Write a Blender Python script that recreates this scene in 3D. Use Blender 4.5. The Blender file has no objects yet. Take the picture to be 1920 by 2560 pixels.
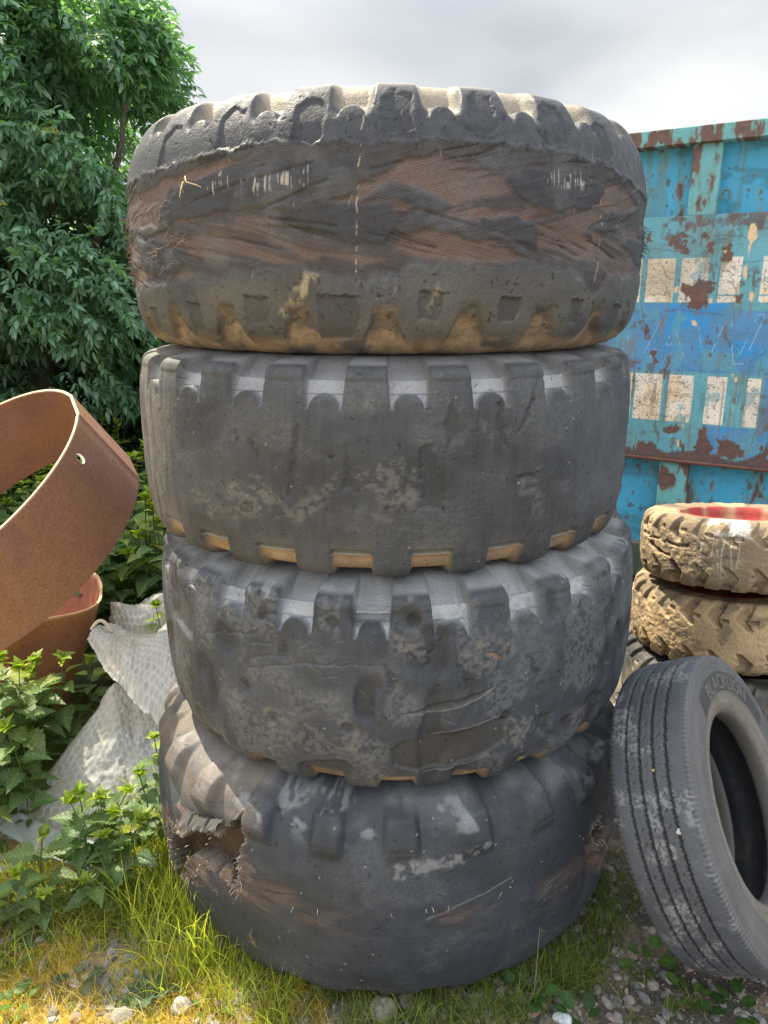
import bpy, math, random
import numpy as np
from mathutils import Matrix, Vector
R_ = math.radians
SC = bpy.context.scene
COL = SC.collection
# ------------------------------------------------------------------ camera, light, sky
cam = bpy.data.cameras.new('camera')
cam.sensor_fit = 'AUTO'; cam.sensor_width = 36.0; cam.lens = 26.02
cam.clip_start = 0.05; cam.clip_end = 600
camo = bpy.data.objects.new('camera', cam); COL.objects.link(camo)
camo.location = (0, 0, 1.75); camo.rotation_euler = (R_(74), 0, 0)
SC.camera = camo
SUN_AZ, SUN_EL = 45.0, 56.0          # azimuth to the left of straight ahead (+Y)
sd = Vector((-math.sin(R_(SUN_AZ))*math.cos(R_(SUN_EL)), math.cos(R_(SUN_AZ))*math.cos(R_(SUN_EL)), math.sin(R_(SUN_EL))))
sun = bpy.data.lights.new('sun', 'SUN'); sun.energy = 5.0; sun.angle = R_(0.6); sun.color = (1.0, 0.89, 0.70)
suno = bpy.data.objects.new('sun', sun); COL.objects.link(suno)
suno.rotation_euler = (-sd).to_track_quat('-Z', 'Y').to_euler(); suno.location = (-6, 8, 10)
world = bpy.data.worlds.new('World'); SC.world = world; world.use_nodes = True
wn = world.node_tree; wn.nodes.clear()
def WN(t, **k):
    n = wn.nodes.new(t)
    for a, b in k.items(): setattr(n, a, b)
    return n
wout = WN('ShaderNodeOutputWorld'); bg = WN('ShaderNodeBackground'); bg.inputs['Strength'].default_value = 0.1
sky = WN('ShaderNodeTexSky', sky_type='NISHITA', sun_disc=False, sun_elevation=R_(SUN_EL), sun_rotation=R_(-SUN_AZ))
tc = WN('ShaderNodeTexCoord'); sep = WN('ShaderNodeSeparateXYZ')
wn.links.new(tc.outputs['Generated'], sep.inputs[0])
def wmath(op, a, b=None, c=None, clamp=False):
    n = WN('ShaderNodeMath', operation=op, use_clamp=clamp)
    for i, v in enumerate((a, b, c)):
        if v is None: continue
        if isinstance(v, (int, float)): n.inputs[i].default_value = v
        else: wn.links.new(v, n.inputs[i])
    return n.outputs[0]
nz = WN('ShaderNodeTexNoise'); nz.inputs['Scale'].default_value = 2.1; nz.inputs['Detail'].default_value = 5; nz.inputs['Roughness'].default_value = 0.45; nz.inputs['Distortion'].default_value = 0.35
mp = WN('ShaderNodeMapping'); mp.inputs['Location'].default_value = (3.1, 0.4, 1.7); mp.inputs['Scale'].default_value = (1, 1, 2.2)
wn.links.new(tc.outputs['Generated'], mp.inputs[0]); wn.links.new(mp.outputs[0], nz.inputs['Vector'])
zc = wmath('MAXIMUM', wmath('SUBTRACT', sep.outputs['Z'], 0.28), 0.0)
ov = wmath('MULTIPLY_ADD', zc, 15.0, 4.6)                # an overcast sky brightens towards the zenith
rear = wmath('MULTIPLY_ADD', sep.outputs['Y'], -0.30, 1.0--0.30*0.92)   # sky behind the camera raised, added to brighten the shaded fronts
nzr = wmath('MULTIPLY_ADD', nz.outputs['Fac'], 1.5, 0.25)
br = wmath('MULTIPLY', wmath('MULTIPLY', ov, rear), nzr)
tint = WN('ShaderNodeValToRGB'); tint.color_ramp.elements[0].position = 0.34; tint.color_ramp.elements[1].position = 0.58
tint.color_ramp.elements[0].color = (0.90, 0.96, 1.0, 1); tint.color_ramp.elements[1].color = (1.0, 1.0, 0.985, 1)
wn.links.new(nz.outputs['Fac'], tint.inputs[0])
cl = WN('ShaderNodeVectorMath', operation='SCALE'); wn.links.new(tint.outputs[0], cl.inputs[0]); wn.links.new(br, cl.inputs['Scale'])
mx = WN('ShaderNodeMix', data_type='RGBA'); wn.links.new(wmath('MULTIPLY_ADD', wmath('MULTIPLY', zc, 1.4, clamp=True), -0.5, 0.93), mx.inputs['Factor'])   # thinner cloud overhead lets the blue through
wn.links.new(sky.outputs[0], mx.inputs[6]); wn.links.new(cl.outputs[0], mx.inputs[7])
wn.links.new(mx.outputs[2], bg.inputs['Color']); wn.links.new(bg.outputs[0], wout.inputs[0])
SC.view_settings.view_transform = 'Standard'; SC.view_settings.look = 'None'; SC.view_settings.exposure = 0.93; SC.view_settings.gamma = 1.0
SC.cycles.max_bounces = 8; SC.cycles.transparent_max_bounces = 12; SC.cycles.use_adaptive_sampling = True
# ------------------------------------------------------------------ helpers
rng = np.random.default_rng(7)
def L(r, g, b):
    c = np.array([r, g, b], float)/255.0
    return np.where(c <= 0.04045, c/12.92, ((c+0.055)/1.055)**2.4)
def sm(a, b, x):
    t = np.clip((x-a)/(b-a), 0, 1); return t*t*(3-2*t)
def vn(x, y, seed=0):
    x = np.asarray(x, float); y = np.asarray(y, float)
    xi = np.floor(x).astype(np.int64); yi = np.floor(y).astype(np.int64)
    fx = x-xi; fy = y-yi; fx = fx*fx*(3-2*fx); fy = fy*fy*(3-2*fy)
    def h(a, b):
        v = (a*374761393+b*668265263+seed*1442695041) & 0xffffffff
        v = ((v ^ (v >> 13))*1274126177) & 0xffffffff
        v = ((v ^ (v >> 16))*2246822519) & 0xffffffff
        return (v ^ (v >> 15))/4294967295.0
    return (h(xi, yi)*(1-fx)+h(xi+1, yi)*fx)*(1-fy)+(h(xi, yi+1)*(1-fx)+h(xi+1, yi+1)*fx)*fy
def fbm(x, y, seed=0, o=4, g=0.5):
    t = 0; a = 1; n = 0
    for i in range(o):
        t = t+a*vn(x*2**i+17.3*i, y*2**i+9.1*i, seed+i*31); n += a; a *= g
    return t/n
def mixc(c, d, m):
    return c*(1-m[..., None])+np.asarray(d)*m[..., None]
def seg_d(px, py, poly, closed):
    d = np.full(px.shape, 1e9); n = len(poly); ins = np.zeros(px.shape, bool)
    for i in range(n if closed else n-1):
        ax, ay = poly[i]; bx, by = poly[(i+1) % n]
        ex, ey = bx-ax, by-ay; l2 = ex*ex+ey*ey+1e-12
        t = np.clip(((px-ax)*ex+(py-ay)*ey)/l2, 0, 1)
        d = np.minimum(d, np.hypot(px-ax-t*ex, py-ay-t*ey))
        if closed:
            c = (ay > py) != (by > py)
            ins ^= c & (px < (bx-ax)*(py-ay)/((by-ay) if by != ay else 1e-12)+ax)
    return np.where(ins, -d, d) if closed else d
def pmask(px, py, poly, soft, closed=True, wid=0.0):
    """soft mask of a polygon (or of a line of half width wid), computed only near it"""
    poly = np.asarray(poly, float); pad = soft*2+wid+0.03
    bb = (px > poly[:, 0].min()-pad) & (px < poly[:, 0].max()+pad) & (py > poly[:, 1].min()-pad) & (py < poly[:, 1].max()+pad)
    m = np.zeros(px.shape)
    if bb.any():
        d = seg_d(px[bb], py[bb], poly, closed)-wid
        m[bb] = 1-sm(-soft, soft, d)
    return m
def set_col(me, col, a=None):
    n = len(me.vertices); c = np.ones((n, 4), np.float32); c[:, :3] = np.clip(col.reshape(-1, 3), 0, 1)
    if a is not None: c[:, 3] = a.reshape(-1)
    at = me.color_attributes.new('Col', 'FLOAT_COLOR', 'POINT'); at.data.foreach_set('color', c.ravel())
def mesh_np(name, v, faces, col=None, alpha=None, uv=None, smooth=True, mat=None, parent=None):
    """faces: (n,k) int array or list of such arrays"""
    if isinstance(faces, np.ndarray): faces = [faces]
    faces = [f for f in faces if len(f)]
    me = bpy.data.meshes.new(name); v = np.asarray(v, np.float32).reshape(-1, 3)
    me.vertices.add(len(v)); me.vertices.foreach_set('co', v.ravel())
    li = np.concatenate([f.ravel() for f in faces]).astype(np.int32)
    tot = np.concatenate([np.full(len(f), f.shape[1]) for f in faces]).astype(np.int32)
    st = np.concatenate([[0], np.cumsum(tot)[:-1]]).astype(np.int32)
    me.loops.add(len(li)); me.loops.foreach_set('vertex_index', li)
    me.polygons.add(len(tot)); me.polygons.foreach_set('loop_start', st)
    try: me.polygons.foreach_set('loop_total', tot)
    except Exception: pass
    me.polygons.foreach_set('use_smooth', np.full(len(tot), bool(smooth)))
    if uv is not None:
        u = me.uv_layers.new(name='UVMap'); u.data.foreach_set('uv', np.asarray(uv, np.float32).reshape(-1, 2)[li].ravel())
    if col is not None: set_col(me, np.asarray(col), alpha)
    me.update(calc_edges=True); me.validate()
    o = bpy.data.objects.new(name, me); COL.objects.link(o)
    if mat: me.materials.append(mat)
    if parent: o.parent = parent
    return o
def quads(n, m, wn_=False, wm=False):
    """quad indices of an n x m vertex grid"""
    i = np.arange(n if wn_ else n-1); j = np.arange(m if wm else m-1)
    I, J = np.meshgrid(i, j, indexing='ij'); I2 = (I+1) % n; J2 = (J+1) % m
    return np.stack([I*m+J, I2*m+J, I2*m+J2, I*m+J2], -1).reshape(-1, 4)
def empty(name, loc, rot=(0, 0, 0)):
    o = bpy.data.objects.new(name, None); COL.objects.link(o); o.location = loc; o.rotation_euler = rot; o.empty_display_size = 0.1
    return o
def tag(o, label=None, cat=None, group=None, kind=None):
    if label: o['label'] = label
    if cat: o['category'] = cat
    if group: o['group'] = group
    if kind: o['kind'] = kind
    return o
class MB:
    """collects boxes, tubes and strips into one mesh"""
    def __init__(s): s.v = []; s.f = {3: [], 4: []}; s.n = 0; s.c = []
    def add(s, v, faces, col=(1, 1, 1)):
        v = np.asarray(v, float).reshape(-1, 3); s.v.append(v)
        for f in faces:
            f = np.asarray(f)
            if len(f): s.f[f.shape[1]].append(f+s.n)
        c = np.asarray(col, float); s.c.append(np.broadcast_to(c, (len(v), 3)) if c.ndim == 1 else c); s.n += len(v)
    def tube(s, pts, rad, k=5, col=(1, 1, 1)):
        pts = np.asarray(pts, float); n = len(pts); rad = np.broadcast_to(np.asarray(rad, float), (n,))
        t = np.gradient(pts, axis=0); t /= np.linalg.norm(t, axis=1)[:, None]+1e-9
        ref = np.array([0.31, 0.17, 0.93]); a = np.cross(t, ref); a /= np.linalg.norm(a, axis=1)[:, None]+1e-9; b = np.cross(t, a)
        th = np.arange(k)*2*np.pi/k
        v = pts[:, None]+rad[:, None, None]*(np.cos(th)[None, :, None]*a[:, None]+np.sin(th)[None, :, None]*b[:, None])
        s.add(v, [quads(n, k, False, True)], col)
    def build(s, name, mat, parent=None, smooth=True):
        return mesh_np(name, np.concatenate(s.v), [np.concatenate(s.f[k]) for k in (3, 4) if s.f[k]], np.concatenate(s.c), smooth=smooth, mat=mat, parent=parent)
def mat_vcol(name, rough=0.8, spec=0.3, nscale=180., namt=0.3, bscale=220., bstr=0.25, bdist=0.003, transl=0.0, tcol=(1.2, 1.25, 0.5), cord=False, rvar=0.1, coat=0.0, metal=0.0):
    m = bpy.data.materials.new(name); m.use_nodes = True; t = m.node_tree; t.nodes.clear(); K = t.links.new
    def N(ty, **k):
        n = t.nodes.new(ty)
        for a, b in k.items(): setattr(n, a, b)
        return n
    out = N('ShaderNodeOutputMaterial'); p = N('ShaderNodeBsdfPrincipled'); at = N('ShaderNodeAttribute', attribute_name='Col')
    tc = N('ShaderNodeTexCoord'); n1 = N('ShaderNodeTexNoise'); n1.inputs['Scale'].default_value = nscale; n1.inputs['Detail'].default_value = 4
    K(tc.outputs['Object'], n1.inputs['Vector'])
    mr = N('ShaderNodeMapRange'); mr.inputs['From Min'].default_value = 0.25; mr.inputs['From Max'].default_value = 0.75
    mr.inputs['To Min'].default_value = 1-namt; mr.inputs['To Max'].default_value = 1+namt; K(n1.outputs['Fac'], mr.inputs['Value'])
    sc = N('ShaderNodeVectorMath', operation='SCALE'); K(at.outputs['Color'], sc.inputs[0]); K(mr.outputs[0], sc.inputs['Scale'])
    base = sc.outputs[0]
    p.inputs['Roughness'].default_value = rough; p.inputs['Specular IOR Level'].default_value = spec; p.inputs['Metallic'].default_value = metal
    p.inputs['Coat Weight'].default_value = coat
    if rvar:
        n3 = N('ShaderNodeTexNoise'); n3.inputs['Scale'].default_value = nscale*0.12; K(tc.outputs['Object'], n3.inputs['Vector'])
        r2 = N('ShaderNodeMapRange'); r2.inputs['From Min'].default_value = 0.3; r2.inputs['From Max'].default_value = 0.7
        r2.inputs['To Min'].default_value = rough-rvar; r2.inputs['To Max'].default_value = min(1, rough+rvar); K(n3.outputs['Fac'], r2.inputs['Value']); K(r2.outputs[0], p.inputs['Roughness'])
    nb = N('ShaderNodeTexNoise'); nb.inputs['Scale'].default_value = bscale; nb.inputs['Detail'].default_value = 6; K(tc.outputs['Object'], nb.inputs['Vector'])
    hgt = nb.outputs['Fac']
    if cord:
        uvn = N('ShaderNodeUVMap'); wv = N('ShaderNodeTexWave', wave_type='BANDS', bands_direction='Y'); wv.inputs['Scale'].default_value = 62.; wv.inputs['Distortion'].default_value = 6.0; wv.inputs['Detail'].default_value = 2; wv.inputs['Detail Scale'].default_value = 0.12
        mpn = N('ShaderNodeMapping'); mpn.inputs['Rotation'].default_value = (0, 0, R_(14)); K(uvn.outputs[0], mpn.inputs[0]); K(mpn.outputs[0], wv.inputs['Vector'])
        am = N('ShaderNodeMath', operation='MULTIPLY'); K(wv.outputs['Fac'], am.inputs[0]); K(at.outputs['Alpha'], am.inputs[1])
        ad = N('ShaderNodeMath', operation='MULTIPLY_ADD'); K(am.outputs[0], ad.inputs[0]); ad.inputs[1].default_value = 0.35; K(hgt, ad.inputs[2]); hgt = ad.outputs[0]
    K(base, p.inputs['Base Color'])
    bp = N('ShaderNodeBump'); bp.inputs['Strength'].default_value = bstr; bp.inputs['Distance'].default_value = bdist; K(hgt, bp.inputs['Height']); K(bp.outputs[0], p.inputs['Normal'])
    sh = p.outputs[0]
    if transl > 0:
        tr = N('ShaderNodeBsdfTranslucent'); tm = N('ShaderNodeVectorMath', operation='MULTIPLY'); K(base, tm.inputs[0]); tm.inputs[1].default_value = tcol; K(tm.outputs[0], tr.inputs['Color']); K(bp.outputs[0], tr.inputs['Normal'])
        ms = N('ShaderNodeMixShader'); ms.inputs[0].default_value = transl; K(p.outputs[0], ms.inputs[1]); K(tr.outputs[0], ms.inputs[2]); sh = ms.outputs[0]
    K(sh, out.inputs['Surface'])
    return m
M_RUB = mat_vcol('old_rubber', 0.62, 0.42, 330, 0.30, 230, 0.38, 0.004, cord=True, rvar=0.14)
M_SAND = mat_vcol('sand_covered_rubber', 0.92, 0.15, 160, 0.22, 110, 0.6, 0.006)
M_FIB = mat_vcol('frayed_cord', 0.9, 0.1, 300, 0.3, 300, 0.1)
M_RUST = mat_vcol('rusty_steel', 0.7, 0.4, 170, 0.3, 190, 0.35, 0.002)
M_PAINT = mat_vcol('weathered_paint', 0.55, 0.35, 120, 0.10, 90, 0.12, 0.002)
M_LEAF = mat_vcol('tree_leaf', 0.42, 0.55, 40, 0.25, 60, 0.2, 0.002, transl=0.38, tcol=(1.7, 2.1, 0.5))
M_NET = mat_vcol('nettle_leaf', 0.48, 0.45, 90, 0.25, 160, 0.45, 0.003, transl=0.40, tcol=(1.7, 1.9, 0.4))
M_GRASS = mat_vcol('grass_blade', 0.55, 0.35, 30, 0.2, 60, 0.1, 0.001, transl=0.5, tcol=(1.5, 1.6, 0.5))
M_BARK = mat_vcol('bark', 0.9, 0.2, 60, 0.35, 50, 0.6, 0.01)
M_SOIL = mat_vcol('soil', 0.95, 0.15, 90, 0.35, 130, 0.7, 0.008)
M_STONE = mat_vcol('stone', 0.85, 0.25, 120, 0.3, 150, 0.5, 0.003)
M_RED = mat_vcol('red_paint', 0.5, 0.4, 60, 0.15, 90, 0.15, 0.002)
# features measured on the tyres: (angle in degrees, height / width), and on the container side: (along, up)
FEAT = {
 'T1': {
  'cord_top': [(-72.2,0.246),(-49.5,0.248),(-42.4,0.263),(-36.2,0.269),(-30.4,0.275),(-26.1,0.288),(-21.7,0.300),(-17.7,0.300),(-12.2,0.297),(-8.0,0.296),(-2.5,0.286),(2.9,0.291),(8.2,0.306),(13.7,0.295),(21.1,0.296),(27.9,0.291),(35.3,0.285),(42.5,0.262),(49.9,0.235),(61.6,0.197)],
  'cord_bot': [(-71.9,-0.242),(-56.4,-0.208),(-45.3,-0.188),(-38.3,-0.181),(-32.0,-0.185),(-24.9,-0.175),(-18.5,-0.157),(-14.3,-0.138),(-10.0,-0.158),(-5.4,-0.184),(-1.9,-0.187),(1.6,-0.181),(4.8,-0.129),(10.1,-0.129),(17.2,-0.134),(25.3,-0.127),(33.6,-0.130),(37.7,-0.189),(41.6,-0.255),(46.0,-0.173),(53.5,-0.165),(67.1,-0.153)],
  'brown': [[(-71.3,0.149),(-63.5,0.202),(-51.8,0.205),(-42.3,0.222),(-32.3,0.254),(-25.3,0.259),(-22.2,0.267),(-28.8,0.215),(-37.6,0.197),(-42.5,0.176),(-46.5,0.113),(-47.8,0.049),(-53.6,0.034),(-72.2,0.085)],[(-40.6,-0.033),(-33.3,0.006),(-26.0,0.014),(-18.3,-0.022),(-14.0,-0.053),(-11.3,-0.113),(-15.6,-0.135),(-23.1,-0.125),(-29.9,-0.121),(-37.9,-0.092)],[(-2.5,0.178),(2.6,0.227),(7.8,0.256),(13.8,0.244),(19.5,0.201),(20.6,0.134),(14.7,0.107),(10.6,0.080),(7.2,0.121),(0.7,0.148)],[(-7.7,0.096),(-4.5,0.137),(-0.6,0.178),(1.0,0.157),(-2.5,0.108),(-6.4,0.060)],[(0.7,-0.107),(2.0,-0.034),(6.0,-0.008),(12.1,-0.032),(19.3,-0.046),(25.0,-0.116),(18.0,-0.139),(8.8,-0.121)],[(7.9,0.064),(13.3,0.074),(22.9,0.060),(31.6,0.024),(40.4,-0.029),(42.1,-0.089),(34.2,-0.127),(28.3,-0.086),(21.5,-0.030),(14.8,0.010)],[(39.6,0.006),(47.4,-0.017),(57.5,-0.074),(57.9,-0.163),(49.5,-0.164),(43.5,-0.104)],[(44.2,0.219),(50.9,0.187),(58.6,0.155),(51.8,0.103),(42.3,0.089),(32.4,0.056),(33.3,0.090),(42.0,0.136)],[(49.5,0.036),(60.7,0.037),(67.7,0.003),(55.2,-0.007)],[(-71.9,-0.154),(-58.1,-0.123),(-49.4,-0.150),(-56.1,-0.187),(-72.0,-0.256)],[(-44.6,-0.153),(-33.0,-0.178),(-39.6,-0.195)],[(-15.4,-0.060),(-11.2,-0.033),(-6.5,-0.078),(-0.6,-0.130),(-4.6,-0.137),(-9.9,-0.106)]],
  'dark': [[(-45.9,0.095),(-40.0,0.179),(-28.8,0.215),(-15.0,0.248),(-5.4,0.246),(-4.4,0.207),(-13.8,0.142),(-25.8,0.078),(-35.1,0.059),(-43.4,0.039)],[(-18.2,0.041),(-12.5,0.081),(-4.5,0.092),(0.7,0.077),(2.0,0.009),(-0.6,-0.066),(-5.8,-0.051),(-11.2,-0.033)],[(20.3,0.176),(24.8,0.226),(35.8,0.216),(43.0,0.185),(40.8,0.118),(31.4,0.070),(25.3,0.077),(22.0,0.121)],[(15.5,0.039),(22.1,0.045),(26.3,0.007),(26.5,-0.072),(22.4,-0.060),(15.5,0.010)],[(-61.2,0.002),(-45.2,-0.020),(-39.1,-0.107),(-43.3,-0.171),(-55.6,-0.150)],[(4.6,0.137),(10.6,0.076),(7.9,0.060),(2.0,0.094)]],
  'smear': [[(-18.7,-0.321),(-16.8,-0.345),(-11.6,-0.181),(-13.6,-0.165)],[(6.2,-0.302),(7.9,-0.333),(9.5,-0.218),(8.5,-0.214)]],
  'pads_top': [(-43.5,0.354),(-28.1,0.383),(-13.3,0.386),(1.5,0.413),(15.9,0.419),(29.9,0.406),(42.9,0.371)],
  'pads_bot': [(-54.3,-0.353),(-38.3,-0.342),(-23.4,-0.311),(-8.2,-0.336),(7.5,-0.296),(21.8,-0.311),(37.2,-0.320),(52.2,-0.354)],
  'mudline': [(-71.9,-0.493),(-46.3,-0.411),(-32.7,-0.378),(-23.7,-0.383),(-15.5,-0.349),(-11.6,-0.372),(-4.3,-0.348),(2.1,-0.394),(9.7,-0.348),(16.2,-0.381),(24.0,-0.367),(33.1,-0.353),(42.6,-0.409),(62.4,-0.462)],
  'drip1': [(-3.9,0.390),(-4.2,0.309),(-4.6,0.193),(-4.9,0.095),(-5.0,-0.034),(-5.1,-0.181)],
  'drip2': [(41.9,0.151),(42.4,0.025),(42.6,-0.088),(41.5,-0.221)],
  'hatch': [(-30.0,0.183),(-24.2,0.160),(-21.7,0.159),(-16.5,0.177),(-14.7,0.185),(29.6,0.197),(33.4,0.189),(34.8,0.199)],
 },
 'T2': {
  'dents': [[(-17.7,-0.102),(-16.5,0.185),(-15.3,0.222),(-15.8,0.116),(-16.9,-0.101)],[(6.3,-0.141),(6.1,0.125),(7.9,0.141),(9.5,-0.018),(10.7,-0.164)],[(24.1,0.166),(25.3,0.208),(28.8,0.396),(29.1,0.439),(28.1,0.309),(25.7,0.189)],[(-25.0,0.146),(-23.5,0.086),(-23.8,0.049),(-25.2,0.119)],[(10.3,0.226),(11.7,0.327),(13.3,0.189),(11.2,0.121)],[(-7.4,-0.052),(-6.7,0.142),(-6.0,-0.042)],[(20.0,0.302),(21.2,0.318),(22.5,0.106),(21.2,0.126)],[(25.0,-0.026),(29.6,-0.020),(29.2,-0.047),(25.0,-0.045)]],
  'pale': [[(-32.6,-0.123),(-24.7,-0.026),(-18.1,-0.122),(-23.3,-0.209),(-30.8,-0.214)],[(-4.5,0.038),(2.6,0.092),(6.2,0.020),(4.8,-0.086),(-0.2,-0.157),(-4.5,-0.068)],[(-19.9,-0.181),(-8.1,0.019),(-6.7,-0.007),(-16.7,-0.230)],[(-5.8,0.346),(1.1,0.397),(-0.9,0.314),(-5.1,0.296)],[(17.0,0.254),(20.3,0.180),(18.7,0.156),(16.6,0.237)],[(-3.1,-0.158),(6.2,-0.051),(6.9,-0.070),(-1.0,-0.194)],[(-40.8,-0.134),(-32.7,-0.162),(-35.2,-0.250),(-39.8,-0.210)],[(27.7,-0.033),(32.0,-0.141),(31.2,-0.234),(26.0,-0.103)]],
  'line': [(4.8,-0.150),(10.0,-0.163),(15.3,-0.157)],
 },
 'T3': {
  'slice': [[(0.2,-0.038),(5.5,-0.013),(13.2,0.022),(17.6,0.050),(14.0,0.006),(7.8,-0.035)],[(-2.0,-0.211),(0.3,-0.171),(11.1,-0.148),(19.2,-0.100),(20.6,-0.126),(20.6,-0.224),(17.0,-0.277),(9.7,-0.321),(3.4,-0.340),(-1.6,-0.299)]],
  'edge': [[(1.3,-0.042),(7.8,-0.041),(14.0,0.000),(17.9,0.051)],[(0.3,-0.175),(7.1,-0.149),(13.4,-0.120),(19.4,-0.093)],[(4.2,-0.358),(10.5,-0.327),(17.9,-0.287)]],
  'gash': [[(15.7,0.211),(17.3,0.209),(19.5,0.174),(19.1,0.166),(16.1,0.195)]],
  'scratch': [[(-30.5,0.092),(-19.0,0.166),(-9.5,0.175),(-5.0,0.178)],[(-42.4,0.181),(-33.7,0.236),(-27.6,0.259)],[(-29.6,0.211),(-24.9,0.225)],[(-28.8,0.159),(-22.3,0.181)]],
  'pale': [[(-28.5,-0.091),(-21.1,-0.070),(-20.7,-0.136),(-24.8,-0.148),(-26.8,-0.220)],[(-10.5,-0.146),(-8.9,-0.114),(-9.0,-0.220),(-11.4,-0.266)],[(-2.5,0.327),(3.8,0.308),(6.0,0.217),(-0.6,0.184)],[(11.3,0.244),(18.4,0.297),(22.1,0.173),(13.9,0.109)],[(21.0,-0.108),(26.7,-0.160),(25.2,-0.311),(21.3,-0.228)],[(36.8,-0.212),(43.7,-0.209),(44.8,-0.369),(40.2,-0.368)],[(-36.3,-0.024),(-32.5,-0.058),(-33.8,-0.127),(-36.0,-0.103)],[(-29.6,0.211),(-28.1,0.068),(-30.1,0.036)]],
  'dots': [(-27.4,0.352),(-12.6,0.357),(2.5,0.374),(-25.7,-0.123),(-10.1,-0.116),(20.5,-0.106)],
  'dents': [[(-2.8,0.183),(-0.6,0.111),(-1.7,0.074)],[(6.0,0.253),(4.6,0.164),(6.0,0.235)],[(10.6,0.173),(13.1,0.093),(12.4,0.058)],[(19.4,0.220),(18.0,0.096),(20.7,0.178)],[(24.8,0.160),(28.0,0.068),(27.1,0.034)],[(26.7,-0.139),(30.8,-0.167),(32.4,-0.301),(27.9,-0.228)],[(34.4,-0.213),(38.1,-0.223),(37.4,-0.342)],[(45.0,-0.157),(49.0,-0.215),(48.0,-0.336)],[(-19.4,-0.120),(-17.8,-0.211),(-18.7,-0.235)]],
 },
 'T4': {
  'hole': [[(-64.6,-0.073),(-55.5,0.072),(-52.1,0.065),(-47.7,0.138),(-43.6,0.142),(-39.3,0.172),(-35.3,0.245),(-33.8,0.210),(-34.6,0.140),(-37.7,0.107),(-40.7,0.030),(-44.0,0.073),(-49.2,0.049),(-53.0,-0.037),(-58.7,-0.204),(-64.8,-0.207)],[(-33.0,0.137),(-31.3,0.164),(-31.5,0.090),(-31.9,0.023),(-33.3,0.029)]],
  'torn': [[(-70.5,-0.039),(-51.7,0.233),(-43.0,0.254),(-34.0,0.299),(-31.0,0.237),(-27.3,0.150),(-29.2,0.010),(-33.1,-0.052),(-40.5,-0.076),(-51.2,-0.203),(-62.3,-0.458),(-70.5,-0.397)]],
  'hole2': [[(48.0,0.152),(50.8,0.158),(53.2,0.015),(49.5,0.022)]],
  'torn2': [[(45.1,0.082),(47.0,0.164),(53.0,0.150),(70.0,-0.145),(67.5,-0.301),(54.2,-0.204),(46.8,-0.050)]],
  'brown': [[(-31.6,0.069),(-21.7,0.174),(-16.7,0.146),(-8.0,0.124),(-1.2,0.135),(3.3,0.114),(-1.2,0.066),(-8.8,0.058),(-16.8,0.042),(-23.8,0.037)],[(-3.4,0.163),(1.8,0.154),(8.7,0.122),(17.6,0.082),(20.1,0.095),(17.6,0.051),(7.9,0.085),(-1.2,0.092)],[(24.3,0.194),(34.6,0.161),(37.6,0.024),(29.6,0.047)],[(22.3,-0.074),(30.2,-0.127),(39.1,-0.277),(26.3,-0.172)],[(46.5,-0.002),(64.0,-0.170),(59.2,-0.380),(46.3,-0.221)]],
  'dustlit': [[(-65.8,0.356),(-44.1,0.566),(-41.8,0.470),(-32.4,0.441),(-28.6,0.356),(-35.0,0.339),(-42.4,0.363),(-61.8,0.073)]],
  'lightpatch': [[(0.7,0.271),(2.5,0.298),(9.3,0.295),(19.6,0.334),(20.5,0.319),(11.7,0.248),(3.3,0.240),(0.7,0.194)],[(-26.3,0.508),(-19.3,0.552),(-16.2,0.475),(-23.0,0.399)],[(-13.0,0.507),(-7.8,0.486),(-8.5,0.447),(-13.9,0.429)]],
 },
}
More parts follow.
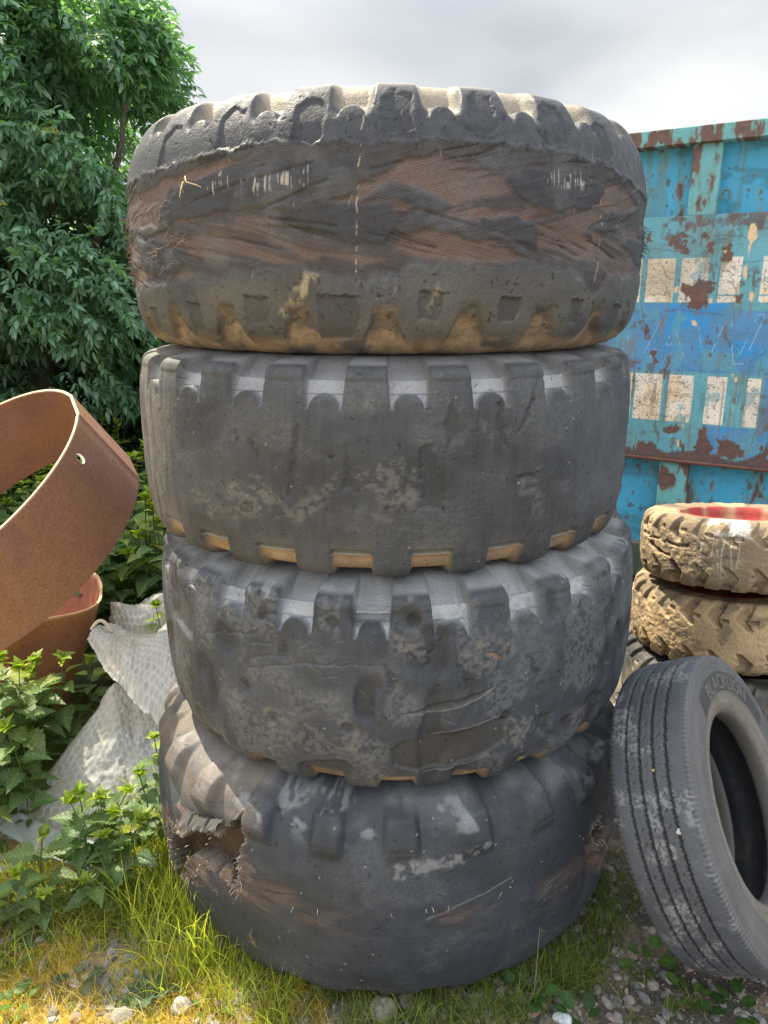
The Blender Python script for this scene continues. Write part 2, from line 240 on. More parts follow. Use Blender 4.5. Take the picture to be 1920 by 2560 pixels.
CFEAT = {
 'ghost': [[(-0.241,1.643),(-0.333,1.422),(-0.287,1.423),(-0.263,1.488),(-0.245,1.489)],[(-0.220,1.638),(-0.167,1.631)],[(-0.159,1.605),(-0.147,1.565),(-0.123,1.502),(-0.102,1.450)],[(-0.188,1.559),(-0.202,1.516),(-0.176,1.511),(-0.188,1.559)],[(0.108,1.666),(0.141,1.428),(0.189,1.430)],[(0.261,1.677),(0.229,1.677),(0.164,1.458)],[(0.262,1.670),(0.199,1.467)],[(0.082,1.642),(0.031,1.484),(0.015,1.454)],[(0.095,1.587),(0.107,1.548)],[(0.270,1.500),(0.237,1.430)],[(-0.046,1.615),(-0.030,1.542),(-0.013,1.480)],[(-0.445,1.464),(-0.421,1.420),(-0.344,1.423)],[(-0.408,1.554),(-0.404,1.466)],[(-0.377,1.478),(-0.374,1.448)],[(-0.357,1.566),(-0.353,1.479)]],
 'rust': [[(-0.064,1.861),(-0.030,1.839),(0.005,1.849),(0.013,1.828),(-0.018,1.779),(-0.017,1.725),(-0.051,1.692),(-0.111,1.697),(-0.116,1.747),(-0.159,1.797),(-0.152,1.829),(-0.091,1.818)],[(0.022,2.017),(0.067,2.021),(0.068,1.927),(0.025,1.944)],[(-0.067,2.073),(-0.048,2.088),(-0.049,2.051),(-0.072,2.026)],[(-0.054,2.010),(-0.021,2.035),(-0.007,2.003),(-0.044,1.967)],[(-0.176,2.008),(-0.127,2.001),(-0.134,1.964),(-0.183,1.971)],[(-0.360,2.096),(-0.327,2.095),(-0.333,2.046),(-0.355,2.036)],[(-0.237,2.075),(-0.152,2.087),(-0.133,2.060),(-0.192,2.057),(-0.239,2.037)],[(-0.245,2.048),(-0.137,2.039),(-0.154,2.002),(-0.231,2.016)],[(0.107,1.774),(0.148,1.768),(0.133,1.726),(0.111,1.736)],[(0.000,0.926),(0.003,1.004),(0.035,1.109),(0.060,1.034),(0.087,0.995),(0.082,0.941)],[(0.110,1.027),(0.146,1.042),(0.186,1.022),(0.244,0.981),(0.254,0.941),(0.138,0.929)],[(0.286,0.939),(0.331,0.996),(0.356,1.039),(0.371,0.919)],[(-0.327,0.915),(-0.298,1.000),(-0.276,0.958),(-0.219,0.977),(-0.180,0.943),(-0.176,0.900)],[(-0.180,1.060),(-0.114,1.090),(-0.089,1.068),(-0.142,1.027)],[(-0.071,1.009),(-0.042,0.952),(-0.050,0.920),(-0.069,0.936)],[(-0.332,1.615),(-0.296,1.599),(-0.301,1.529),(-0.321,1.558)],[(-0.273,1.478),(-0.256,1.484),(-0.238,1.415),(-0.255,1.408)],[(-0.190,1.452),(-0.176,1.452),(-0.175,1.359),(-0.189,1.323)],[(-0.470,1.477),(-0.455,1.477),(-0.451,1.394),(-0.463,1.393)],[(-0.425,1.472),(-0.416,1.473),(-0.412,1.395),(-0.421,1.395)]],
 'crack': [[(-0.118,2.164),(-0.092,2.110),(-0.078,2.031),(-0.063,1.968),(-0.064,1.861)],[(-0.231,1.688),(-0.154,1.697),(-0.044,1.678),(0.061,1.679)],[(-0.346,2.009),(-0.196,1.993),(-0.129,1.972)],[(-0.252,2.059),(-0.151,2.076),(-0.106,2.046)],[(-0.019,2.058),(0.057,2.060),(0.133,2.049)],[(0.107,1.768),(0.113,1.699),(0.125,1.618)],[(-0.359,1.752),(-0.337,1.667),(-0.313,1.535)],[(-0.288,2.146),(-0.271,2.092),(-0.279,2.055)],[(0.173,2.088),(0.221,2.086)],[(0.035,1.907),(0.079,1.880),(0.100,1.827),(0.111,1.779)],[(-0.266,1.930),(-0.226,1.863)],[(-0.259,1.853),(-0.205,1.764)],[(-0.330,1.775),(-0.218,1.777)],[(-0.072,2.120),(-0.056,2.072)],[(0.129,1.926),(0.240,1.939)],[(-0.175,1.300),(-0.149,1.320),(-0.098,1.317),(-0.062,1.289)],[(-0.341,1.206),(-0.286,1.185),(-0.284,1.258)],[(-0.275,1.253),(-0.240,1.195),(-0.221,1.244)],[(-0.240,1.195),(-0.240,1.134),(-0.164,1.134)],[(-0.148,1.255),(-0.057,1.243)],[(0.086,1.241),(0.077,1.177)],[(0.136,1.175),(0.134,1.123)],[(0.338,1.174),(0.289,1.084),(0.275,0.985)],[(-0.177,1.324),(-0.187,1.252)]],
 'cream': [[(0.136,2.069),(0.141,2.110),(0.159,2.116),(0.173,2.088),(0.180,2.047),(0.158,2.013),(0.150,1.951),(0.148,2.013)],[(0.131,1.910),(0.150,1.915),(0.158,1.873),(0.142,1.837)],[(0.176,1.784),(0.195,1.794),(0.202,1.758),(0.192,1.736),(0.180,1.752)],[(0.032,1.994),(0.045,1.993),(0.044,1.978),(0.034,1.980)],[(-0.191,1.813),(-0.172,1.819),(-0.170,1.791),(-0.189,1.788)],[(-0.013,1.755),(0.003,1.755),(0.003,1.736),(-0.008,1.733)],[(-0.086,1.645),(-0.059,1.642),(-0.059,1.617),(-0.081,1.623)],[(-0.090,1.001),(-0.077,1.009),(-0.073,0.973),(-0.084,0.969)],[(0.138,1.381),(0.151,1.381),(0.151,1.364),(0.140,1.367)],[(0.156,1.359),(0.169,1.365),(0.172,1.337),(0.162,1.334)],[(-0.077,1.093),(-0.067,1.100),(-0.063,1.070),(-0.072,1.070)]],
}
# ------------------------------------------------------------------ tyres
def spline(pts, n=900):
    p = np.asarray(pts, float); p = np.vstack([2*p[0]-p[1], p, 2*p[-1]-p[-2]]); out = []
    k = max(6, n//(len(p)-3))
    for i in range(1, len(p)-2):
        t = np.linspace(0, 1, k, endpoint=False)[:, None]; a, b, c, d = p[i-1:i+3]
        out.append(0.5*((2*b)+(c-a)*t+(2*a-5*b+4*c-d)*t*t+(3*b-a-3*c+d)*t**3))
    out.append(p[-2][None]); return np.vstack(out)
class Tyre:
    """grid of a tyre lying with its axis along z; theta 0 faces -Y, positive towards +X"""
    def __init__(s, R, w, up, down, th_f=100, n_f=1120, n_b=160, fine=0.0023, coarse=0.014, r_fine=0.80):
        s.R, s.w = R, w
        a = spline([(r*R, z*w) for r, z in up]); b = spline([(r*R, -z*w) for r, z in down])
        c = np.vstack([b[::-1], a[1:]]); d = np.r_[0, np.cumsum(np.hypot(*np.diff(c, axis=0).T))]
        s0 = d[len(b)-1]; k_up = np.argmin(np.where(np.arange(len(c)) >= len(b), abs(c[:, 0]-r_fine*R)+1e3*(np.arange(len(c)) > len(b)+len(a)*0.62), 1e9))
        k_dn = np.argmin(np.where(np.arange(len(c)) < len(b), abs(c[:, 0]-r_fine*R)+1e3*(np.arange(len(c)) < len(b)*0.38), 1e9))
        sa, sb = d[k_dn], d[k_up]
        smp = np.r_[np.arange(0, sa, coarse), np.arange(sa, sb, fine), np.arange(sb, d[-1], coarse), d[-1]]
        r = np.interp(smp, d, c[:, 0]); z = np.interp(smp, d, c[:, 1])
        tr, tz = np.gradient(r, smp), np.gradient(z, smp); q = np.hypot(tr, tz)+1e-9
        nr, nzv = tz/q, -tr/q
        th = np.r_[np.linspace(-th_f, th_f, n_f, endpoint=False), np.linspace(th_f, 360-th_f, n_b, endpoint=False)]
        th = np.where(th > 180, th-360, th)
        s.r0, s.z0, s.nr, s.nz, s.s = r, z, nr, nzv, smp-s0
        s.th = th; s.TH, s.S = np.meshgrid(th, s.s, indexing='ij'); s.ZN = np.broadcast_to(z/w, s.TH.shape); s.RR = np.broadcast_to(r, s.TH.shape)
        s.U = np.radians(s.TH)*R; s.Z = s.ZN*w
        s.outer = np.broadcast_to((smp > sa-0.12) & (smp < sb+0.12), s.TH.shape)
        s.h = np.zeros(s.TH.shape); s.c = np.zeros(s.TH.shape+(3,)); s.a = np.zeros(s.TH.shape)
    def per(s, N, ph): return ((s.TH-ph)/(360./N)+0.5) % 1-0.5
    def pts(s, l): return [(math.radians(t)*s.R, z*s.w) for t, z in l]
    def pm(s, poly, soft=0.006, warp=0.0, closed=True, wid=0.0, seed=1, f=60):
        x, y = s.U, s.Z
        if warp: x = x+warp*(fbm(s.U*f, s.Z*f, seed, 3)-0.5)*2; y = y+warp*(fbm(s.U*f, s.Z*f, seed+50, 3)-0.5)*2
        return pmask(x, y, s.pts(poly), soft, closed, wid)*(s.RR > 0.75*s.R)
    def pos(s, th, z, out=0.0):
        """local point on the outer surface at angle th (deg) and height z/w"""
        k = np.argmin(abs(s.z0/s.w-z)+1e3*(s.r0 < 0.8*s.R)); i = np.argmin(abs(s.th-th))
        h = s.h[i, k]+out; r = s.r0[k]+h*s.nr[k]; zz = s.z0[k]+h*s.nz[k]; t = math.radians(th)
        return np.array([r*math.sin(t), -r*math.cos(t), zz]), np.array([s.nr[k]*math.sin(t), -s.nr[k]*math.cos(t), s.nz[k]])
    def strokes(s, n, length=(0.004, 0.016), wid=(0.0006, 0.0014), dep=0.0012, dark=0.55, seed=3, zr=(-0.45, 0.45), ang=(-90, 90), light=None):
        g = np.random.default_rng(seed)
        for i in range(n):
            t = g.uniform(-88, 88); z = g.uniform(*zr); l = g.uniform(*length); w = g.uniform(*wid); an = math.radians(g.uniform(*ang))
            u0, z0 = math.radians(t)*s.R, z*s.w; du, dz = l*math.cos(an), l*math.sin(an)
            i0, i1 = np.searchsorted(s.th[:len(s.th)], 0) if False else 0, 0
            ii = np.nonzero(abs(np.radians(s.th)*s.R-u0) < l+0.004)[0]; jj = np.nonzero((abs(s.z0-z0) < l+0.004) & (s.r0 > 0.8*s.R))[0]
            if len(ii) == 0 or len(jj) == 0: continue
            sl = np.ix_(ii, jj); d = seg_d(s.U[sl], s.Z[sl], [(u0-du/2, z0-dz/2), (u0+du/2, z0+dz/2)], False); m = 1-sm(w, w+0.0013, d)
            if light is None: s.h[sl] -= dep*m; s.c[sl] *= (1-dark*m)[..., None]
            else: s.c[sl] = mixc(s.c[sl], light, m*dark)
    def base(s, col, dust, amt=0.5, seed=0, vert=0.12):
        u, v = s.U, s.S
        n = fbm(u*5, v*5, seed, 4); f = fbm(u*40, v*40, seed+3, 3)
        vs = vn(u*260, v*14, seed+8)*0.5+vn(u*120, v*6, seed+9)*0.5
        n2 = fbm(u*2.6+9, v*3.4, seed+60, 3); s.c[:] = np.asarray(col)*(0.30+0.75*n+0.70*n2+vert*(vs-0.5)*2+0.30*(f-0.5))[..., None]
        p = fbm(u*9+2*n, v*11, seed+20, 4); sp = fbm(u*170, v*170, seed+21, 2)
        sp2 = fbm(u*120+v*60, v*170-u*50, seed+25, 3); m = (sm(0.36, 0.80, p)*(.30+.7*sp2)+.28*sm(.56, .74, p+.4*(sp2-.5))*sm(.35, .65, sp2))*amt
        s.c[:] = mixc(s.c, dust, np.clip(m, 0, 1))
        s.h += 0.006*(fbm(u*7, v*7, seed+40, 3)-0.5)+0.0012*(f-0.5)+0.0006*(sp-0.5)
    def verts(s):
        h = s.h*s.outer; r = s.r0[None]+h*s.nr[None]; z = s.z0[None]+h*s.nz[None]; t = np.radians(s.TH)
        return np.stack([r*np.sin(t), -r*np.cos(t), z], -1)
    def build(s, name, mat, parent=None, zoff=0.0):
        v = s.verts(); v[..., 2] += zoff; n, m = s.TH.shape
        return mesh_np(name, v, quads(n, m, True, True), s.c, s.a, np.stack([s.U, s.S], -1), True, mat, parent)
def notch(f, q, hw0, hw1, qm, arch, edge=0.05, qe=0.004):
    """pocket between two lugs: f = angle in periods from its middle, q = metres below the tread edge"""
    hw = hw0+(hw1-hw0)*np.clip(q/qm, 0, 1); a = abs(f)
    side = 1-sm(hw-edge*0.5, hw+edge*0.5, a)
    ql = qm*(1-arch*np.clip(1-(f/(hw1*0.80))**2, 0, 1)**.5)
    return side*(1-sm(ql-qe, ql+qe, q)), side
UP_SQ = [(1, 0), (.999, .15), (.994, .28), (.986, .37), (.976, .425), (.966, .447), (.950, .458), (.925, .466), (.88, .479), (.82, .494), (.75, .5), (.67, .495), (.58, .47), (.50, .44), (.455, .41), (.445, .37), (.47, .33), (.60, .40), (.75, .42), (.86, .37), (.93, .2), (.94, 0)]
UP_RD = [(1, 0), (.997, .14), (.985, .26), (.962, .36), (.925, .435), (.88, .478), (.82, .497), (.75, .5), (.67, .495), (.58, .47), (.50, .44), (.455, .41), (.445, .37), (.47, .33), (.60, .40), (.75, .42), (.86, .37), (.92, .2), (.93, 0)]
RUB = np.array([.088, .088, .092]); DUSTG = np.array([.165, .176, .186]); TAN = np.array([.31, .215, .12]); TANL = np.array([.52, .43, .31])
RUB_D = np.array([.032, .035, .042]); BRN = np.array([.104, .074, .065]); BRN2 = np.array([.132, .088, .072])
FIBC = np.array([.55, .46, .36])
def cord_col(T, m, brown, dark, F, seed):
    """exposed plies: brown fabric and torn black skim rubber, drawn out along the cords"""
    u, v = T.U, T.Z; ang = R_(12); a = u*math.cos(ang)+v*math.sin(ang); b = -u*math.sin(ang)+v*math.cos(ang)
    a2 = u*math.cos(-ang)+v*math.sin(-ang); b2 = -u*math.sin(-ang)+v*math.cos(-ang)
    w = sm(-0.03, 0.03, v+0.03*np.sin(u*5)); st = fbm(a*5, b*90, seed, 3)*w+fbm(a2*5, b2*90, seed+1, 3)*(1-w)
    fine = vn(a*20, b*330, seed+2)*w+vn(a2*20, b2*330, seed+3)*(1-w)
    wu, wv = u+.05*(fbm(u*5, v*5, seed+20, 3)-.5), v+.05*(fbm(u*5+7, v*5, seed+21, 3)-.5)
    def streak(f1, f2, sd): return fbm((wu*math.cos(ang)+wv*math.sin(ang))*f1, (wv*math.cos(ang)-wu*math.sin(ang))*f2, sd, 4)*w+fbm((wu*math.cos(ang)-wv*math.sin(ang))*f1, (wv*math.cos(ang)+wu*math.sin(ang))*f2, sd+1, 4)*(1-w)
    bg = np.array([.052, .046, .048])*(0.80+0.35*st+0.14*(fine-0.5))[..., None]
    br = np.zeros(u.shape)
    for i, p in enumerate(F.get('brown', [])): br = np.maximum(br, T.pm(p, 0.007, 0.012, seed=seed+i, f=22))
    nbr = sm(.57, .63, streak(4.5, 16, seed+31))*sm(.10, .02, T.ZN-.02); br = np.maximum(br, nbr*.75)
    gaps = sm(.60, .68, streak(3.5, 70, seed+35)); br = br*(1-.8*gaps)
    dk = np.zeros(u.shape)
    for i, p in enumerate(F.get('dark', [])): dk = np.maximum(dk, T.pm(p, 0.005, 0.010, seed=seed+30+i, f=24))
    ndk = np.maximum(sm(.55, .60, streak(5, 14, seed+41)), sm(.10, .16, T.ZN)*sm(.40, .5, streak(4, 12, seed+45))*.9)
    bc = (BRN+(BRN2-BRN)*sm(.35, .75, fbm(u*8, v*10, seed+6, 4))[..., None])*(0.84+0.16*fine+.16*st)[..., None]
    c = bg*(1-br[..., None])+bc*br[..., None]
    c = mixc(c, np.array([.050, .050, .055])*(.75+.5*fbm(u*30, v*30, seed+43, 3))[..., None], ndk*(1-.8*br)*.8)
    c = mixc(c, np.array([.034, .037, .046])*(.8+.4*fbm(u*24, v*24, seed+44, 3))[..., None], dk*0.92)
    ln = sm(.62, .70, streak(2.6, 120, seed+47))*sm(.48, .6, streak(4, 10, seed+49))*(1-dk); c = c*(1-.45*ln)[..., None]
    c = mixc(c, DUSTG*.8, sm(.55, .75, fbm(u*13, v*16, seed+51, 4))*.3)
    T.c[:] = mixc(T.c, c, m); T.a = np.maximum(T.a, m*(1-0.6*dk)*.8)
    e = .5*(np.maximum(dk, ndk*(1-br)))
    T.h += m*(-0.0025+0.0018*(st-0.5)+0.0007*(fine-0.5)+0.0060*e-.003*ln-.001*br+.003*(fbm(u*12, v*16, seed+53, 3)-.5))
def fibres(T, spots, n, length, col, name, parent, seed=0, rad=0.0008, zoff=0.0, droop=0.3):
    g = np.random.default_rng(seed); b = MB()
    for i in range(n):
        k = g.integers(len(spots)-1); f = g.random(); th = spots[k][0]*(1-f)+spots[k+1][0]*f+g.normal()*0.5; z = spots[k][1]*(1-f)+spots[k+1][1]*f+g.normal()*0.008
        p, nn = T.pos(th, z, -0.002); l = length*g.uniform(0.35, 1.0); tan = np.array([math.cos(R_(th)), math.sin(R_(th)), 0])
        d = nn*g.uniform(0.3, 1)+tan*g.normal()*0.8+np.array([0, 0, 1])*g.normal()*0.7; d /= np.linalg.norm(d); e = g.normal(size=3)*0.6
        t = np.linspace(0, 1, 5)[:, None]; pts = p+d*l*t+e*l*0.5*t*t-np.array([0, 0, droop])*l*t*t; pts[:, 2] += zoff
        b.tube(pts, np.linspace(rad, rad*0.5, 5), 3, np.asarray(col)*g.uniform(0.6, 1.15))
    o = b.build(name, M_FIB, parent); o['kind'] = 'stuff'; return o
# ---- T1: topmost tyre, tread torn down to the cords
def tyre_top():
    F = {k: [([(t, (z*.515+.2575)/.535-.5) for t, z in q] if isinstance(q, list) else (q[0], (q[1]*.515+.2575)/.535-.5)) for q in v] for k, v in FEAT['T1'].items()}; R, w = .705, .535
    T = Tyre(R, w, UP_RD, [(1, 0), (.998, .16), (.990, .28), (.972, .38), (.935, .445), (.88, .485), (.80, .5), (.74, .5), (.67, .495), (.58, .47), (.50, .44), (.455, .41), (.445, .37), (.47, .33), (.60, .40), (.75, .42), (.86, .37), (.92, .2), (.93, 0)])
    T.base(np.array([.055, .059, .066]), DUSTG, 0.34, 11)
    u, v = T.U, T.Z; zt = T.ZN
    top = sm(0.17, 0.30, zt)
    T.c[:] = mixc(T.c, np.array([.105, .100, .090])*(.7+.6*fbm(u*10, v*30, 55, 4))[..., None], sm(-.10, -.26, zt)*sm(.25, .65, fbm(u*6, v*9, 56, 4))*.7)
    T.c[:] = mixc(T.c, np.array([.046, .051, .062])*(.6+.8*fbm(u*6, v*6, 57, 4))[..., None], top*0.8)
    # shoulder pockets at the top: scoops open upwards, powdered with pale soil
    f = T.per(24, 1.5+7.5); q = (0.485-zt)*w
    m, side = notch(f, q, .225, .175, .064, .38, .13, .010)
    upq = sm(-0.02, 0.0, q+0.01); m = m*(T.RR > .70*R)
    T.h -= (0.040-.033*sm(0, .070, q))*m*sm(.82, .93, T.RR/R)
    T.h += 0.003*sm(0.40, 0.47, zt)*(1-m)
    T.c[:] = mixc(T.c, np.array([.34, .295, .225]), m*sm(0.055, 0.02, q)*0.75)
    T.c[:] = mixc(T.c, np.array([.36, .31, .24]), sm(0.462, 0.492, zt)*0.8*(T.outer))
    # worn pads with a torn lower edge
    for k, (th, z) in enumerate(F['pads_top']):
        sc_ = 1.0; poly = [(th-2.6, z-.075), (th-2.2, z+.045), (th-.4, z+.075), (th+2.4, z+.065), (th+2.9, z-.06), (th+1.0, z-.085)]
        m = T.pm(poly, 0.004, 0.008, seed=60+k, f=40); T.h -= 0.0045*m; T.c[:] = mixc(T.c, np.array([.030, .033, .042]), m*0.6)
        e = T.pm([(th-3.4, z-.05), (th-1.2, z-.082), (th+1.3, z-.088), (th+2.8, z-.07)], 0.004, 0.01, False, 0.004, 80+k, 60); T.h += 0.004*e*(vn(T.U*420, T.Z*60, 5)-0.4); T.c *= (1-0.55*e*(vn(T.U*420, T.Z*60, 5) > 0.45))[..., None]
    # bottom: flat pads, pockets full of dry mud
    f2 = T.per(24, 7.0); a = abs(f2); zl = np.array([p[1] for p in F['mudline']]).mean()
    q2 = (zt+0.5)*w
    lugm = 1-sm(.30+.04*vn(u*30, v*30, 3), .40, a+0.10*sm(.085, .02, q2))
    pocket = (1-lugm)*sm(.120, .065, q2+0.012*(fbm(u*60, v*60, 8, 3)-.5)*2)
    T.h -= 0.020*pocket*sm(.0, .05, q2)
    mud = np.clip(pocket*1.2, 0, 1)*(0.20+0.70*sm(.42, .62, fbm(u*22, v*30, 15, 4)))
    mud = np.maximum(mud, sm(.05, .02, q2)*0.9*sm(.28, .5, fbm(u*14, v*50, 16, 3)))
    mc = np.array([.27, .20, .125])*(0.45+1.0*fbm(u*40, v*60, 17, 4))[..., None]
    T.c[:] = mixc(T.c, mc, mud*(T.RR > .7*R)); T.h += 0.003*mud*(fbm(u*90, v*90, 19, 3)-.4)
    for k, (th, z) in enumerate(F['pads_bot']):
        W = [1.9, 1.8, 2.5, 3.6, 2.2, 2.0, 1.7, 1.6][k]; H_ = [.05, .06, .055, .085, .055, .05, .05, .06][k]
        poly = [(th-W, z-H_), (th-W, z+H_), (th+W*.9, z+H_*.9), (th+W, z), (th+W*.6, z-H_)]
        m = T.pm(poly, 0.003, 0.006, seed=90+k, f=40); T.h -= 0.003*m; T.c[:] = mixc(T.c, np.array([.036, .038, .043]), m*0.5)
        e = T.pm([(th-W, z+H_), (th+W, z+H_*.9)], 0.003, 0.008, False, 0.002, 10+k, 80); T.c *= (1-0.7*e)[..., None]; T.h += 0.003*e
    for p in F['smear']: T.c[:] = mixc(T.c, np.array([.40, .34, .22]), T.pm(p, 0.008, 0.01, seed=5)*0.65*sm(.3, .6, fbm(u*70, v*40, 4, 3)))
    # torn band
    ct, cb = np.array(F['cord_top']), np.array(F['cord_bot'])
    jag = 0.030*(fbm(u*34, u*0, 77, 4)-.5)+0.012*(vn(u*190, u*0, 78)-.5)
    zt_ = np.interp(T.TH, ct[:, 0], ct[:, 1], period=360)+jag; zb_ = np.interp(T.TH, cb[:, 0], cb[:, 1], period=360)+0.04*(fbm(u*20, u*0+3, 79, 4)-.5)
    m = sm(0.006, -0.004, zt-zt_)*sm(-0.028, 0.022, zt-zb_+.05*(fbm(u*45, v*45, 81, 3)-.5))
    lip = np.exp(-((zt-zt_-.006)/.010)**2); T.h += 0.002*lip*(0.4+vn(u*90, v*0, 7)); T.c *= (1-0.35*np.exp(-((zt-zt_+.004)/.006)**2))[..., None]
    cord_col(T, m, None, None, F, 41)
    T.h -= 0.003*m*sm(0.0, -0.05, zt-zt_)
    # split seams running along the cords
    for s_, e_ in (((-20, .02), (8, -.10)), ((6, .03), (26, -.10)), ((18, .05), (42, -.12)), ((-38, -.02), (-18, -.10)), ((2, .20), (-22, .05)), ((-40, .07), (-12, .20)), ((22, -.02), (36, -.11)), ((-26, .0), (-6, -.06))):
        l = T.pm([s_, ((s_[0]+e_[0])/2, (s_[1]+e_[1])/2+.012), e_], 0.004, 0.004, False, 0.0022, 31, 14)*m*sm(.35, .55, vn(u*14, v*14, 3))
        T.h -= 0.003*l; T.c *= (1-0.45*l)[..., None]
    # chalky hatch marks, drips of paint
    for k, (th, z) in enumerate(F['hatch']):
        mm = T.pm([(th-2.2, z-.03), (th-2.0, z+.02), (th+2.2, z+.035), (th+2.0, z-.025)], 0.006, 0.012, seed=k+3)
        T.c[:] = mixc(T.c, np.array([.42, .39, .34]), mm*.75*(vn(u*330, v*12+5*k, 6) > .66)*sm(.40, .6, fbm(u*60, v*60, k, 2)))
    for k, d in enumerate((F['drip1'], F['drip2'])):
        mm = T.pm(d, 0.0016, 0.003, False, 0.0006, 3); T.c[:] = mixc(T.c, np.array([.62, .50, .38]), mm*sm(.46, .62, fbm(u*8, v*95, 9+k, 2))*.9)
    T.strokes(220, (.003, .011), seed=12, zr=(-.42, -.18)); T.strokes(100, (.003, .010), seed=13, zr=(.25, .44)); T.strokes(30, seed=14, wid=(.0003, .0006), light=np.array([.25, .22, .18]), dark=.6, ang=(60, 120))
    o = T.build('loader_tyre', M_RUB, zoff=w/2); o.location = (.007, 2.257, 1.632)
    tag(o, 'topmost worn loader tyre of the tall stack, tread torn open to brown cords', 'tyre', 'loader tyres in the tall stack')
    fibres(T, [(-74, .10), (-72, .0), (-70, -.08), (-73, -.2)], 130, .022, np.array([.24, .15, .13]), 'frayed_cord', o, 1, zoff=w/2)
    fibres(T, F['cord_top'], 150, .009, np.array([.10, .09, .09]), 'frayed_cord', o, 2, zoff=w/2)
    fibres(T, [(-60, .17), (-45, .03), (-38, -.05), (-46, -.06), (-52, -.12), (-40, -.14)], 70, .026, np.array([.30, .20, .16]), 'frayed_cord', o, 4, zoff=w/2)
    fibres(T, [(68, .06), (69, -.03), (68, -.08)], 45, .028, np.array([.12, .08, .07]), 'frayed_cord', o, 5, zoff=w/2)
    b = MB()
    for s_ in (((-37.4, .175), (-37, .185), (-36, .16), (-34, .15), (-34, .12)), ((-38.2, .15), (-37.2, .165), (-37, .15), (-38, .14), (-38, .11))):
        b.tube([T.pos(t, z, .008+.004*i % .01)[0]+np.array([0, 0, w/2]) for i, (t, z) in enumerate(s_)], .0012, 4, (.62, .5, .3))
    b.build('loose_thread', M_FIB, o)
    return o
# ---- T2: second tyre, smooth worn tread
def lugged(T, R, w, ph_top, ph_bot, F, seed, top_floor, qtop=0.082, qbot=0.062, dep=0.034, lipw=True):
    u, v, zt = T.U, T.Z, T.ZN
    f = T.per(24, ph_top); q = (0.456-zt)*w
    m, side = notch(f+0.03*(fbm(u*6, v*6, seed+2, 2)-.5), q, .250, .222, qtop, .40, .040, .003)
    fade = sm(.80, .93, T.RR/R)
    mu = m*fade; T.h -= (dep*1.12-(dep*1.12-.015)*np.clip(q/qtop, 0, 1))*mu; lugt = (1-side)*sm(.075, .05, q)*fade*sm(.40, .42, zt); T.h += .003*lugt; T.c[:] = mixc(T.c, RUB*.62, lugt*.45)
    fl = top_floor*(0.75+0.5*fbm(u*16, v*16, seed+5, 3))[..., None]
    T.c[:] = mixc(T.c, fl, np.maximum(mu, sm(.456, .468, zt)*0.62*T.outer))
    ln = np.exp(-((q-qtop*.62)/.0013)**2)*mu; T.c *= (1-0.6*ln)[..., None]; T.h -= 0.0015*ln
    rim = np.clip(side*(1-sm(.002, .010, abs(q-qtop*.9))), 0, 1)*(1-m)*.3; T.c *= (1-rim*.4)[..., None]
    f2 = T.per(24, ph_bot); q2 = (zt+0.468)*w; a2 = abs(f2+0.03*(fbm(u*6, v*6, seed+7, 2)-.5))
    hw2 = .255+.0*u; s2 = 1-sm(hw2-.03, hw2+.03, a2)
    up = qbot+0*u
    m2 = s2*(1-sm(up-.003, up+.003, q2))*fade
    soft2 = s2*(1-sm(up, up+.05, q2))*fade
    T.h -= .015*m2+.003*soft2
    mc = TAN*(0.55+0.85*fbm(u*26, v*40, seed+9, 4))[..., None]
    T.c[:] = mixc(T.c, mc, m2*sm(up*.75+.003, up*.75-.003, q2)*0.9)
    T.c[:] = mixc(T.c, np.array([.17, .16, .14]), (m2*sm(up*.7, up*.8, q2)+soft2*.35)*.5)
    lip = np.exp(-((q2-up*.78)/.0028)**2)*s2*fade; T.h += .006*lip; T.c[:] = mixc(T.c, np.array([.33, .30, .26]), lip*.7)
    return m, m2
